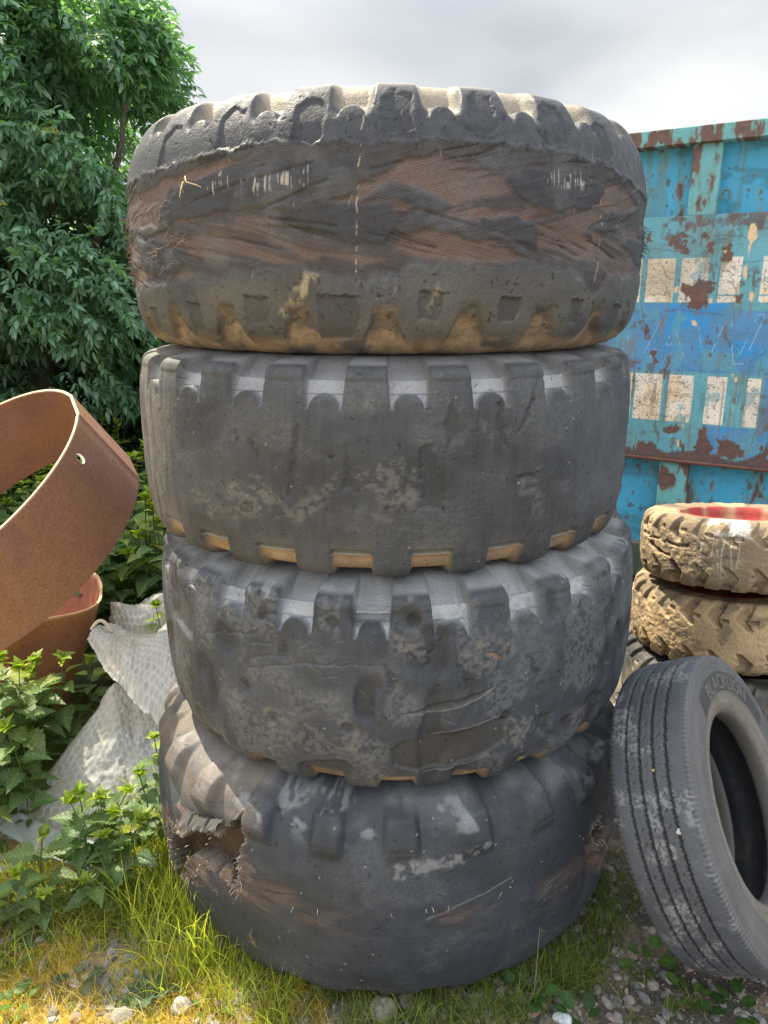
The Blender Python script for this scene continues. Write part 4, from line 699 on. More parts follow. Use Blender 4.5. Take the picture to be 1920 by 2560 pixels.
def band_fn(U, Z):
    nb = fbm(U*5, Z*5, 701, 4); c = TEAL*(.8+.4*nb)[..., None]
    edge = .03*(fbm(U*9, Z*9, 702, 3)-.5)*2
    bl = sm(1.372, 1.380, Z)*sm(1.735, 1.728, Z+.0*edge)
    bl = bl*np.where(U > .10, sm(1.70, 1.69, Z+edge), 1); bl = np.maximum(bl, sm(.02, .04, U+edge)*sm(1.10, 1.095, Z)*sm(.92, .96, Z)); bl = np.maximum(bl, sm(.295, .31, U)*sm(1.38, 1.36, Z))
    bc = BLUE*(.8+.35*fbm(U*7+3, Z*7, 703, 4))[..., None]; bc = mixc(bc, AL(40, 140, 205), sm(.52, .64, fbm(U*6, Z*6, 704, 3))*.7)
    c = mixc(c, bc, bl); c = mixc(c, TEAL*.92, bl*sm(.55, .63, fbm(U*14, Z*9, 705, 4))*.6)
    h = np.zeros(U.shape)
    wh = np.zeros(U.shape); g = .004
    for (a, b) in ((-.484, -.366), (-.336, -.194), (-.164, -.028), (.028, .128), (.222, .322), (.42, .52)):
        sl = .004*np.sin(Z*60)*0; wh = np.maximum(wh, sm(a-.0015, a+.0015, U)*sm(b+.0015, b-.0015, U)*sm(1.7355, 1.7385, Z)*sm(1.960, 1.957, Z)*(1-sm(.003, .002, abs(Z-1.772))*(a > 0)))
    for (a, b) in ((-.50, -.362), (-.345, -.200), (-.167, -.038), (.028, .126), (.224, .289), (.40, .48)):
        wh = np.maximum(wh, sm(a-.0015, a+.0015, U)*sm(b+.0015, b-.0015, U)*sm(1.1035, 1.1065, Z)*sm(1.359, 1.356, Z))
    chip = sm(.67, .70, fbm(U*110, Z*170, 706, 3)); grub = fbm(U*8, Z*8, 707, 4)
    wc = WHT*(.82+.3*grub)[..., None]; wc = mixc(wc, CREAM, sm(.48, .66, fbm(U*7, Z*5, 708, 3))*.6)
    c = mixc(c, wc, wh*(1-sm(.64, .7, fbm(U*12+7, Z*12, 709, 4))*.6)); c = mixc(c, AL(92, 96, 92), wh*chip*.8); h += .0006*wh
    # ghosts of painted-over letters
    for l in CFEAT['ghost']:
        m = pmask(U+.004*(fbm(U*30, Z*30, 710, 2)-.5), Z, l, .0016, False, .0008); c = mixc(c, AL(205, 222, 225), m*.8*(fbm(U*35, Z*35, 711, 2) > .40))
    c = mixc(c, AL(104, 112, 108), sm(.46, .70, fbm(U*3.2+9, Z*3.2, 731, 5))*.45)
    # rust
    wx = .026*(fbm(U*55, Z*40, 712, 5)-.5)*2; wz = .026*(fbm(U*55, Z*40, 713, 5)-.5)*2; rm = np.zeros(U.shape)
    for l in CFEAT['rust']: rm = np.maximum(rm, pmask(U+wx, Z+wz, l, .003))
    for l in CFEAT['crack']: rm = np.maximum(rm, pmask(U+wx*.5, Z+wz*.5, l, .003, False, .0022)*.75)
    low = sm(.0, .014, .934+.09*(fbm(U*9, Z*0, 714, 4)-.42)-Z); rm = np.maximum(rm, low)
    drip = sm(.60, .68, fbm(U*70, Z*3.5, 715, 3))*sm(.50, .62, fbm(U*6, Z*4, 716, 3)); c = mixc(c, AL(120, 110, 95), drip*.6)
    gr = sm(.54, .66, fbm(U*16, Z*26, 717, 4))*sm(.44, .58, fbm(U*4, Z*7, 718, 3)); up = sm(1.95, 2.05, Z); c = mixc(c, AL(84, 110, 112), np.clip(gr*(.35+.65*up), 0, 1)*(1-wh*.7)*.75)
    r2 = sm(.60, .67, fbm(U*11, Z*8, 719, 5))*up; rm = np.maximum(rm, r2*.8)
    sp = (vn(U*170, Z*170, 720) > .86)*sm(.38, .56, fbm(U*9, Z*9, 721, 3)); c = mixc(c, AL(58, 66, 68), sp*.6); fl = sm(.60, .66, fbm(U*42, Z*30, 726, 4))*sm(.42, .56, fbm(U*5+3, Z*6, 727, 3)); c = mixc(c, AL(96, 82, 74), fl*.7*(1-.6*wh)); run = sm(.60, .70, fbm(U*95, Z*5, 728, 3))*sm(.45, .6, fbm(U*7, Z*3, 729, 3)); c = mixc(c, AL(70, 118, 122), run*.5*(1-wh))
    rc = RUSTM*(.65+.7*fbm(U*45, Z*60, 722, 4))[..., None]; rc = mixc(rc, AL(84, 74, 74), sm(.5, .65, fbm(U*20, Z*20, 723, 3))*.6)
    hal = np.zeros(U.shape)
    for l in CFEAT['rust']: hal = np.maximum(hal, pmask(U+wx*1.8, Z+wz*1.8, l, .016))
    c = mixc(c, AL(104, 122, 116), hal*.5); c = mixc(c, rc, rm*.93); h -= .0012*rm
    for l in CFEAT['cream']: c = mixc(c, CREAM*(.85+.3*fbm(U*60, Z*60, 724, 2))[..., None], pmask(U+wx*.35, Z+wz*.35, l, .003)*.9)
    h += .004*(fbm(U*2.5, Z*2.5, 725, 3)-.5)
    return c, h
def panel_fn(seed, amt=.30):
    def f(U, Z):
        c = PANEL*(.86+.28*fbm(U*4, Z*4, seed, 4))[..., None]; h = .012*(fbm(U*2.2, Z*2.2, seed+1, 3)-.5)
        st = sm(.56, .68, fbm(U*34, Z*1.8, seed+2, 3))*sm(.45, .6, fbm(U*4, Z*2, seed+9, 2)); c = mixc(c, AL(96, 120, 112), st*.55)
        c = mixc(c, AL(60, 96, 104), sm(.60, .7, fbm(U*9, Z*14, seed+3, 4))*.45)
        sp = sm(.735, .77, fbm(U*38, Z*26, seed+4, 3)); c = mixc(c, AL(92, 84, 74), sp*.85)
        k = (vn(U*120, Z*120, seed+5) > .955); c = mixc(c, AL(70, 72, 70), k*.5)
        c, m = rusty(U, Z, c, amt, seed+6); return c, h
    return f
def rail_fn(seed, amt):
    def f(U, Z):
        c = AL(104, 165, 172)*(.8+.4*fbm(U*9, Z*9, seed, 4))[..., None]; c, m = rusty(U, Z, c, amt, seed+2, 20, 9)
        return c, .004*(fbm(U*9, Z*9, seed+5, 3)-.5)
    return f
sheet('side_band', -1.25, 3.2, .897, 2.166, 0.0, band_fn, .0032)
sheet('upper_panel', -1.25, 3.2, 2.14, 2.52, -.075, panel_fn(741, .30), .006)
sheet('lower_panel', -1.25, 3.2, .35, .92, -.075, panel_fn(751, .33), .006)
for i, u in enumerate((-.98, -.167, .646, 1.46, 2.27, 3.05)):
    sheet('upper_post', u, u+.137, 2.1665, 2.5025, -.004, rail_fn(761+i, .47), .004, thick=.07)
    sheet('lower_post', u-.006, u+.147, .372, .8965, -.010, rail_fn(781+i, .52), .004, thick=.065)
sheet('top_rail', -1.25, 3.2, 2.503, 2.579, .030, rail_fn(801, .55), .004, thick=.12)
def lip_fn(U, Z):
    c = RUSTM*(.6+.8*fbm(U*30, Z*60, 811, 4))[..., None]; return c, .010*(fbm(U*7, Z*7, 812, 3)-.45)*sm(.80, .9, Z)
sheet('rusty_lip', -1.25, 3.2, .878, .8965, .012, lip_fn, .006, thick=.08)
def sill_fn(U, Z):
    c = AL(74, 92, 82)*(.7+.5*fbm(U*7, Z*7, 821, 4))[..., None]; return mixc(c, AL(120, 110, 92), sm(.36, .371, Z)*.7), 0*U
sheet('bottom_sill', -1.25, 3.2, .16, .3715, -.030, sill_fn, .01, thick=.1)
b = MB()
def boxv(x0, x1, y0, y1, z0, z1): return np.array([(x, y, z) for x in (x0, x1) for y in (y0, y1) for z in (z0, z1)]), [np.array([(0, 1, 3, 2), (4, 6, 7, 5), (0, 4, 5, 1), (2, 3, 7, 6), (0, 2, 6, 4), (1, 5, 7, 3)])]
b.add(*boxv(-1.25, 3.2, .09, 2.3, .2, 2.55), PANEL*.8); b.build('body', M_PAINT, cont, False)
for u in (-.9, 1.2, 2.9):
    b = MB(); b.add(*boxv(u, u+.18, .1, 2.2, 0, .2), RUSTB*.6); b.build('skid', M_PAINT, cont, False)
b = MB(); tt = np.linspace(-.6, 3.8, 12)
b.tube(np.stack([.012+.018*np.cos(tt), -.0+0*tt-.005, 2.25+.030*np.sin(tt)], -1), .007, 6, AL(90, 110, 105)); b.build('hook', M_PAINT, cont)
# ------------------------------------------------------------------ rusty steel rings
def rust_c(a, b, seed):
    c = AL(122, 88, 73, .8)*(.75+.5*fbm(a*7, b*7, seed, 4))[..., None]; c = mixc(c, AL(130, 94, 62, .8), sm(.42, .62, fbm(a*4+2, b*5, seed+3, 3))*.6)
    return c*(.88+.24*vn(a*240, b*240, seed+5))[..., None]
def ring_up():
    ax = Vector((-.40317491, -.43239224, .8065277)).normalized(); t = Vector((0, 0, 1)).cross(ax).normalized(); bb = ax.cross(t)
    M = Matrix((t, bb, ax)).transposed().to_4x4(); M.translation = Vector((-1.44, 2.380, 1.144))
    n, m = 420, 46; th = np.linspace(0, 2*np.pi, n, endpoint=False); zz = np.linspace(0, -.315, m); TH, ZZ = np.meshgrid(th, zz, indexing='ij')
    R0 = .4996+(.5056-.4996)*(-ZZ/.315); d = np.degrees(TH)
    # flat of the plate near the welded joint, with a step at its edge
    fl = (d > 55.5) & (d < 78); k = np.cos(np.radians(11.25))/np.cos(np.radians(np.clip(d-66.75, -11.25, 11.25))); Ro = np.where(fl, R0*k*1.0, R0); Ro = np.where(fl, Ro+.004, Ro)
    def pt(r): return np.stack([r*np.cos(TH), r*np.sin(TH), ZZ], -1)
    V = np.stack([pt(Ro), pt(Ro-.009)], 0); N = n*m; q = quads(n, m, True, False)
    j = np.arange(n); j2 = (j+1) % n
    top = np.stack([j*m, j2*m, j2*m+N, j*m+N], -1); bot = np.stack([j*m+m-1, j*m+m-1+N, j2*m+m-1+N, j2*m+m-1], -1)
    c = rust_c(TH*.5, ZZ, 901); c2 = np.stack([c, c*.95], 0); ed = (ZZ > -.002); c2[:, ed] = AL(214, 180, 150, .9)
    o = mesh_np('steel_ring', V, [q[:, ::-1], q+N, top[:, ::-1] if False else top, bot], c2, smooth=True, mat=M_RUST)
    # drilled hole
    me = bpy.data.meshes.new('cut'); cv = []; K = 24; h = R_(35.1)
    for s_ in (-.06, .06):
        for i in range(K):
            a = 2*np.pi*i/K; lx, lz = .0135*math.cos(a), .0185*math.sin(a); r = .498+s_
            cv.append((r*math.cos(h)-lx*math.sin(h), r*math.sin(h)+lx*math.cos(h), -.058+lz))
    fs = [[i, (i+1) % K, K+(i+1) % K, K+i] for i in range(K)]+[list(range(K))[::-1], list(range(K, 2*K))]; me.from_pydata(cv, [], fs); me.update()
    co = bpy.data.objects.new('cut', me); COL.objects.link(co); md = o.modifiers.new('b', 'BOOLEAN'); md.object = co; md.operation = 'DIFFERENCE'; md.solver = 'EXACT'
    bpy.context.view_layer.update()
    try:
        nm = bpy.data.meshes.new_from_object(o.evaluated_get(bpy.context.evaluated_depsgraph_get()))
        if len(nm.polygons) > 20000: o.modifiers.clear(); o.data = nm
        else: print('boolean gave', len(nm.polygons)); o.modifiers.clear()
    except Exception as e: print('boolean failed', e); o.modifiers.clear()
    bpy.data.objects.remove(co); o.data.name = 'steel_ring'
    bm_ = o.data; 
    try: bm_.set_sharp_from_angle(angle=R_(35))
    except Exception: pass
    o.matrix_world = M
    return tag(o, 'tilted rusty steel ring with a drilled hole, propped on another ring', 'steel ring', 'rusty steel rings')
ring_up()
def ring_low():
    P = [(-1.288, 3.079), (-1.211, 2.964), (-1.164, 2.849), (-1.135, 2.744), (-1.151, 2.668), (-1.20, 2.619), (-1.297, 2.565), (-1.48, 2.46), (-1.75, 2.34), (-2.05, 2.38), (-2.28, 2.65), (-2.22, 3.02), (-1.9, 3.26), (-1.5, 3.24)]
    P = np.array(P+P[:3]); C = spline(P, 360)[:-1]; d = np.hypot(*(C-C[0]).T); k = len(P)-3
    per = max(6, 360//(len(P)-1)); C = C[per:per*(len(P)-2)]; C = C[:len(C)]
    # resample closed
    C = np.vstack([C, C[:1]]); s = np.r_[0, np.cumsum(np.hypot(*np.diff(C, axis=0).T))]; q = np.linspace(0, s[-1], 300, endpoint=False); C = np.stack([np.interp(q, s, C[:, 0]), np.interp(q, s, C[:, 1])], -1)
    ce = np.array([-1.72, 2.80]); n, m = 300, 40; tt = np.linspace(0, 1, m); tan = np.roll(C, -1, 0)-np.roll(C, 1, 0); tan /= np.linalg.norm(tan, axis=1)[:, None]; nr = np.stack([tan[:, 1], -tan[:, 0]], -1)
    sg = np.sign(((C-ce)*nr).sum(1).mean()); nr = nr*sg
    def lay(off):
        V = np.zeros((n, m, 3)); sc = 1-.42*tt
        for j in range(m): V[:, j, :2] = ce+(C+nr*off-ce)*sc[j]; V[:, j, 2] = .592*(1-tt[j])
        return V
    V = np.stack([lay(0), lay(-.010)], 0); N = n*m; qd = quads(n, m, True, False); j = np.arange(n); j2 = (j+1) % n
    top = np.stack([j*m, j2*m, j2*m+N, j*m+N], -1); A, B = np.meshgrid(q, tt*.6, indexing='ij'); c = rust_c(A, B, 931)*np.array([1.25, 1.12, .95]); c = mixc(c, AL(150, 110, 66, .85), sm(.45, .6, fbm(A*6, B*9, 937, 4))*.45); c2 = np.stack([c, c*np.array([1.0, .82, .82])], 0); c2[:, :, 0] = AL(205, 160, 125, .9)
    o = mesh_np('steel_ring', V, [qd, qd[:, ::-1]+N, top], c2, smooth=True, mat=M_RUST)
    try: o.data.set_sharp_from_angle(angle=R_(35))
    except Exception: pass
    return tag(o, 'rusty steel ring narrowing downwards, standing among nettles under the tilted ring', 'steel ring', 'rusty steel rings')
ring_low()
# ------------------------------------------------------------------ bubble wrap
def mat_plastic(name, base, rough, transl, alpha):
    m = bpy.data.materials.new(name); m.use_nodes = True; t = m.node_tree; t.nodes.clear(); K = t.links.new
    out = t.nodes.new('ShaderNodeOutputMaterial'); p = t.nodes.new('ShaderNodeBsdfPrincipled'); at = t.nodes.new('ShaderNodeAttribute'); at.attribute_name = 'Col'
    p.inputs['Roughness'].default_value = rough; p.inputs['Specular IOR Level'].default_value = .6; K(at.outputs['Color'], p.inputs['Base Color'])
    tr = t.nodes.new('ShaderNodeBsdfTranslucent'); K(at.outputs['Color'], tr.inputs['Color']); ms = t.nodes.new('ShaderNodeMixShader'); ms.inputs[0].default_value = transl
    K(p.outputs[0], ms.inputs[1]); K(tr.outputs[0], ms.inputs[2]); tp = t.nodes.new('ShaderNodeBsdfTransparent'); m2 = t.nodes.new('ShaderNodeMixShader'); m2.inputs[0].default_value = alpha
    K(tp.outputs[0], m2.inputs[1]); K(ms.outputs[0], m2.inputs[2]); K(m2.outputs[0], out.inputs['Surface'])
    nb = t.nodes.new('ShaderNodeTexNoise'); nb.inputs['Scale'].default_value = 90; tc_ = t.nodes.new('ShaderNodeTexCoord'); K(tc_.outputs['Object'], nb.inputs['Vector']); bp = t.nodes.new('ShaderNodeBump'); bp.inputs['Strength'].default_value = .25; bp.inputs['Distance'].default_value = .003; K(nb.outputs['Fac'], bp.inputs['Height']); K(bp.outputs[0], p.inputs['Normal'])
    return m
M_WRAP = mat_plastic('bubble_film', None, .28, .35, .93); M_CLEAR = mat_plastic('clear_plastic', None, .22, .3, .62)
def bubbles(a, b, pitch=.026):
    x = a/pitch; y = b/(pitch*.866); row = np.round(y)
    best = np.full(a.shape, 9.)
    for dr in (-1, 0, 1):
        r = row+dr; xo = x-.5*(r % 2); cx = np.round(xo)+.5*(r % 2); d = np.hypot((x-cx)*pitch, (y-r)*pitch*.866)/pitch; best = np.minimum(best, d)
    return best
def film(name, V, a, b, label, seed, group='heap of bubble wrap', keep=None):
    n, m = V.shape[:2]; du = np.gradient(V, axis=0); dv = np.gradient(V, axis=1); nn = np.cross(du, dv); nn /= np.linalg.norm(nn, axis=-1)[..., None]+1e-9; nn *= np.where(nn[..., 2:] < 0, -1, 1)
    wa = a+.012*(fbm(a*9, b*9, seed, 2)-.5)*2; b = b+.012*(fbm(a*8+4, b*8, seed+11, 2)-.5)*2; d = bubbles(wa, b); flat = sm(.35, .55, fbm(a*6, b*6, seed+4, 3)); hgt = sm(.47, .33, d)*(1-.35*sm(.25, 0, d))
    wr = fbm(a*26, b*26, seed+1, 3)-.5+.6*(abs(fbm(a*11, b*14, seed+2, 3)-.5)*-2)
    V = V+nn*(.0034*hgt*(.4+.6*flat)+.013*wr)[..., None]
    c = np.array([.70, .68, .625])*(.85+.25*fbm(a*8, b*8, seed+7, 3))[..., None]; ringm = np.exp(-((d-.43)/.06)**2); c = mixc(c, np.array([.80, .80, .78]), ringm*.6); c = mixc(c, np.array([.40, .41, .42]), sm(.40, .30, d)*.38); c = mixc(c, np.array([.62, .56, .45]), sm(.52, .7, fbm(a*5+3, b*5, seed+9, 4))*.6)
    q = quads(n, m)
    if keep is not None: k = keep.reshape(-1); q = q[k[q].all(1)]
    o = mesh_np(name, V, q, c, smooth=True, mat=M_WRAP); return o
def wrap_main():
    x = np.arange(-1.56, -.50, .0032); y = np.arange(2.02, 2.92, .0032); X, Y = np.meshgrid(x, y, indexing='ij')
    lf = -1.38+.36*np.clip((Y-2.15)/.40, 0, 1); t = (Y-2.09-.06*fbm(X*4, Y*0, 3, 2)*2+.03)/.50
    z = .50*np.clip(t, 0, 1)**.9*(1-.35*sm(.95, 1.7, t))
    z *= sm(lf-.08, lf+.16, X); z += .05*(fbm(X*3.2, Y*3.2, 8, 3)-.5)*sm(0, .25, t)+.035*np.exp(-((X+.95+.3*(Y-2.3))/.05)**2)*sm(.1, .5, t)
    z = np.maximum(z, 0)+.012+.02*abs(fbm(X*14, Y*14, 6, 2)-.5)
    keep = (t > -.05+.10*(fbm(X*11, Y*11, 12, 3)-.5)) & (X > lf-.10+.06*(fbm(X*0, Y*9, 13, 3)-.5)) & (X < -.52)
    return film('bubble_wrap', np.stack([X, Y, z], -1), X, Y*1.35, '', 21, keep=keep)
tag(wrap_main(), 'large heap of dirty white bubble wrap between the nettles and the tall stack', 'bubble wrap', 'bubble wrap sheets')
def patch(name, c00, c10, c11, c01, bulge, seed, nu, nv, label, edge=.02, la=.5, lb=.4):
    s, t = np.meshgrid(np.linspace(0, 1, nu), np.linspace(0, 1, nv), indexing='ij'); P = [np.array(p) for p in (c00, c10, c11, c01)]
    V = ((1-s)*(1-t))[..., None]*P[0]+(s*(1-t))[..., None]*P[1]+(s*t)[..., None]*P[2]+((1-s)*t)[..., None]*P[3]
    V[..., 2] += bulge*np.sin(np.pi*np.clip(t*1.15, 0, 1))*(.5+.5*np.sin(np.pi*s))+.05*(fbm(s*3, t*3, seed, 3)-.5)+.03*np.sin(s*9+t*4)*t; V[..., 1] -= .03*np.sin(s*6)*(1-t)
    V[..., 2] -= .03*(1-sm(0, .12, t))
    e = np.minimum(np.minimum(s, 1-s)*la, np.minimum(t, 1-t)*lb); keep = e > edge*(fbm(s*9, t*9, seed+3, 3)-.25)
    o = film(name, V, s*la, t*lb, '', seed+7, keep=keep); return tag(o, label, 'bubble wrap', 'bubble wrap sheets')
patch('bubble_wrap', (-1.10, 2.50, .575), (-.66, 2.10, .30), (-.56, 2.62, .60), (-1.00, 2.74, .45), .07, 41, 190, 130, 'loose flap of bubble wrap folded over the top of the big heap', .02, .62, .42)
patch('bubble_wrap', (-1.16, 2.86, .43), (-.72, 2.74, .44), (-.70, 3.02, .50), (-1.20, 3.05, .46), .07, 61, 120, 70, 'grey crumpled sheet of bubble wrap behind the heap, under the nettles', .02, .5, .26)
b = MB(); tt = np.linspace(0, 1, 14); b.tube(np.stack([-1.085+.075*tt, 2.52+.0*tt, .575+.045*np.sin(tt*2.9)-.02*tt], -1), .0065, 6, (.62, .56, .46)); tag(b.build('bent_cord', M_FIB), 'short bent plastic cord sticking out at the top edge of the bubble wrap', 'cord')
def strip(quad, z, th, label, slot=None, seed=0):
    s, t = np.meshgrid(np.linspace(0, 1, 90), np.linspace(0, 1, 28), indexing='ij'); P = [np.array(p+(0,)) for p in quad]
    V = ((1-s)*(1-t))[..., None]*P[0]+(s*(1-t))[..., None]*P[1]+(s*t)[..., None]*P[2]+((1-s)*t)[..., None]*P[3]; V[..., 2] = z+.02*(fbm(s*2.5, t*1.2, seed, 2)-.5)+.012*np.sin(s*5+seed)
    keep = np.ones(s.shape, bool)
    if slot: keep = ~((abs(s-slot[0]) < slot[2]) & (abs(t-slot[1]) < slot[3]))
    top, bot = V, V-np.array([0, 0, th]); q = quads(90, 28); k = keep.reshape(-1); q = q[k[q].all(1)]; N = 90*28
    e = {}
    for f in q:
        for i in range(4):
            a_, b_ = int(f[i]), int(f[(i+1) % 4]); e[(a_, b_)] = e.get((a_, b_), 0)+1
    sd = np.array([[a_, b_, b_+N, a_+N] for (a_, b_) in e if (b_, a_) not in e])
    c = np.tile(np.array([.52, .58, .60]), (2*N, 1))*(.85+.3*fbm(np.tile(s.ravel(), 2)*9, np.tile(t.ravel(), 2)*4, seed+4, 3))[:, None]
    o = mesh_np('clear_plastic_strip', np.vstack([top.reshape(-1, 3), bot.reshape(-1, 3)]), [q, q[:, ::-1]+N, sd], c, smooth=False, mat=M_CLEAR); return tag(o, label, 'plastic panel', 'clear plastic panels by the bubble wrap')
strip([(-1.262, 2.035), (-.80, 1.80), (-.74, 1.90), (-1.225, 2.115)], .085, .004, 'clear plastic panel lying crosswise in front of the bubble wrap heap', None, 3)
strip([(-1.50, 1.74), (-1.09, 1.955), (-1.14, 2.0), (-1.56, 1.82)], .060, .004, 'clear plastic panel with a dark slot, half under the other panel', (.83, .5, .055, .16), 8)
# ------------------------------------------------------------------ ground
def axis(c0, c1, step, far, g=1.16):
    a = list(np.arange(c0, c1, step)); d = step; x = c1; r = []
    while x < far: r.append(x); d *= g; x += d
    d = step; x = c0-step; l = []
    while x > -far: l.append(x); d *= g; x -= d
    return np.array(l[::-1]+a+r+[far])
gx = axis(-1.6, 1.6, .009, 120); gy = axis(1.15, 2.6, .009, 120); X, Yg = np.meshgrid(gx, gy, indexing='ij')
near = np.exp(-((X/4)**2+((Yg-2)/4)**2))
gz = near*(.030*(fbm(X*2.2, Yg*2.2, 1001, 3)-.5)+.012*(fbm(X*18, Yg*18, 1002, 3)-.5)+.008*(fbm(X*60, Yg*60, 1003, 2)-.5))-.012*near
gz = gz+.02*sm(.3, -.6, X)*near
def ground_z(x, y):
    i = np.clip(np.searchsorted(gx, x), 1, len(gx)-1); j = np.clip(np.searchsorted(gy, y), 1, len(gy)-1); return gz[i, j]
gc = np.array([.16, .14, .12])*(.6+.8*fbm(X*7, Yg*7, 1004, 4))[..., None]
moss_side = sm(.1, -.5, X); gc = gc*(1-.35*sm(.1, .5, X))[..., None]  # mask for the orange moss on the left; soil darker towards the right
gc = mixc(gc, np.array([.52, .36, .11]), moss_side*sm(.30, .52, fbm(X*9, Yg*9, 1005, 4))*.8)
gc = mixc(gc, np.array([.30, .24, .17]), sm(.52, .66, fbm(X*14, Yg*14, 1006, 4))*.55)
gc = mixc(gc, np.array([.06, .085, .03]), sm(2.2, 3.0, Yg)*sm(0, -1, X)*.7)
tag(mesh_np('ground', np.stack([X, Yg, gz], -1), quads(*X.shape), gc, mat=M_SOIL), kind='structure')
# ------------------------------------------------------------------ scatter of small shapes
def scatter(V, F, loc, ax, ay, az, col, shade=None):
    """template (k,3) placed at loc with axes ax, ay, az already scaled"""
    P = loc[:, None]+V[None, :, 0:1]*ax[:, None]+V[None, :, 1:2]*ay[:, None]+V[None, :, 2:3]*az[:, None]
    n, k = len(loc), len(V); Fa = (F[None]+(np.arange(n)*k)[:, None, None]).reshape(-1, F.shape[1])
    C = np.repeat(col[:, None], k, 1)
    if shade is not None: C = C*(shade[None, :, None] if shade.ndim == 1 else shade[None])
    return P.reshape(-1, 3), Fa, C.reshape(-1, 3)
def frames(d, roll):
    """d: unit directions; returns side, dir, normal with the given roll"""
    up = np.array([0, 0, 1.0]); s = np.cross(d, up); s /= np.linalg.norm(s, axis=1)[:, None]+1e-6; n = np.cross(s, d)
    c, si = np.cos(roll)[:, None], np.sin(roll)[:, None]; return s*c+n*si, d, n*c-s*si
def leaf_tmpl(nl, nw, wf, fold=.25, droop=.35, serr=0, pleat=0):
    t = np.linspace(0, 1, nl); x = np.linspace(-1, 1, nw); Tt, Xx = np.meshgrid(t, x, indexing='ij'); w = wf(Tt)
    if serr: w = w*(1+.34*(.5-np.mod(Tt*serr+.001, 1))*(abs(Xx) > .99))
    side = Xx*w; al = Tt-.12*abs(Xx)*w*0; z = fold*abs(side)-droop*Tt**2*.6
    if pleat: z = z+pleat*np.sin((Tt-abs(Xx)*.20)*np.pi*2*7)*abs(Xx)*w*1.2
    sh = .90+.25*(1-abs(Xx))**4
    if pleat: sh = sh*(1+.22*np.sin((Tt-abs(Xx)*.20)*np.pi*2*7))
    return np.stack([side, al+(.05*abs(Xx)*w if serr else 0), z], -1).reshape(-1, 3), quads(nl, nw), sh.ravel()
lw = lambda t: .20*np.sin(np.pi*np.clip(t, 0, 1)**.8)**.9*(1-.25*t)+.004
nwf = lambda t: .36*np.clip(np.sin(np.pi*np.clip(t*.93+.07, 0, 1)**.62), 0, 1)**1.0*(1-.35*t)+.004
ELDER = leaf_tmpl(6, 3, lw, .35, .30)
NET_HI = leaf_tmpl(37, 7, nwf, .28, .45, 12, .085)
NET_LO = leaf_tmpl(9, 3, nwf, .30, .40, 4)
DOCK = leaf_tmpl(12, 5, lambda t: .17*np.sin(np.pi*np.clip(t*.95+.05, 0, 1))**.8+.003, .25, .5)
ROUND = leaf_tmpl(14, 7, lambda t: .50*np.sqrt(np.clip(1-(2*t-1)**2, 0, 1))+.004, .12, .15, 7)
LOBED = leaf_tmpl(40, 5, lambda t: (.26*np.sin(np.pi*np.clip(t, 0, 1))**.6)*(.62+.55*np.abs(np.sin(t*np.pi*5)))+.004, .25, .2)
def unit(v): return v/(np.linalg.norm(v, axis=-1, keepdims=True)+1e-9)
# ------------------------------------------------------------------ stones
def gravel():
    g = np.random.default_rng(5); V, F = ico(1); N = 9000
    x = np.r_[g.uniform(.25, 1.7, int(N*.78)), g.uniform(-1.3, .3, N-int(N*.78))]; y = np.r_[1.2+1.9*g.random(int(N*.78))**1.3, g.uniform(1.25, 1.75, N-int(N*.78))]
    k = np.hypot(x-.015, y-2.177) > .60; x, y = x[k], y[k]; n = len(x)
    r = .0028+.013*g.random(n)**4.5; L3 = np.stack([x, y, ground_z(x, y)+r*.25], -1)
    P = []; C = []; pal = np.array([(.20, .19, .19), (.26, .25, .25), (.15, .145, .15), (.32, .29, .27), (.30, .235, .215), (.36, .345, .33), (.24, .25, .28)])
    ci = g.choice(len(pal), n, p=[.25, .22, .2, .14, .1, .03, .06]); a = g.uniform(0, 6.28, n)
    ax = np.stack([np.cos(a), np.sin(a), 0*a], -1)*(r*g.uniform(.9, 1.6, n))[:, None]; ay = np.stack([-np.sin(a), np.cos(a), 0*a], -1)*(r*g.uniform(.7, 1.1, n))[:, None]; az = np.stack([0*a, g.normal(0, .2, n), 1+0*a], -1)*(r*g.uniform(.45, .8, n))[:, None]
    out = []
    for v in range(6):
        s = np.arange(n) % 6 == v; Vv = V*(1+.32*(g.random((len(V), 1))-.5))
        out.append(scatter(Vv, F, L3[s], ax[s], ay[s], az[s], pal[ci[s]]*g.uniform(.75, 1.2, (s.sum(), 1))))
    o = 0; Fs = []
    for p, f, c in out: Fs.append(f+o); o += len(p)
    tag(mesh_np('gravel', np.vstack([p for p, f, c in out]), np.vstack(Fs), np.vstack([c for p, f, c in out]), smooth=False, mat=M_STONE), kind='stuff')
gravel()
def stone(x, y, s, col, label, seed):
    V, F = ico(3); n = fbm(V[:, 0]*1.7+V[:, 2]+seed, V[:, 1]*1.7-V[:, 2]+3, seed, 4); V = V*(1+.55*(n-.5))[:, None]; cut = V@unit(np.array([.3, -.5, .8])); V = V-unit(np.array([.3, -.5, .8]))*np.maximum(0, cut-.72)[:, None]
    V = V*np.array(s); c = np.array(col)*(.75+.5*fbm(V[:, 0]*60, V[:, 1]*60+V[:, 2]*40, seed, 3))[:, None]
    o = mesh_np('stone', V, F, c, mat=M_STONE); o.location = (x, y, float(ground_z(np.array([x]), np.array([y]))[0])+s[2]*.45); return tag(o, label, 'stone')
stone(-.003, 1.468, (.036, .034, .030), (.24, .225, .20), 'rounded grey stone on the ground right at the front of the bottom tyre', 3)
stone(.055, 1.500, (.026, .03, .022), (.15, .14, .13), 'darker stone tucked beside the rounded stone under the bottom tyre', 9)
stone(-.520, 1.475, (.026, .022, .019), (.36, .34, .31), 'pale angular stone among orange moss, left of the tall stack', 5)
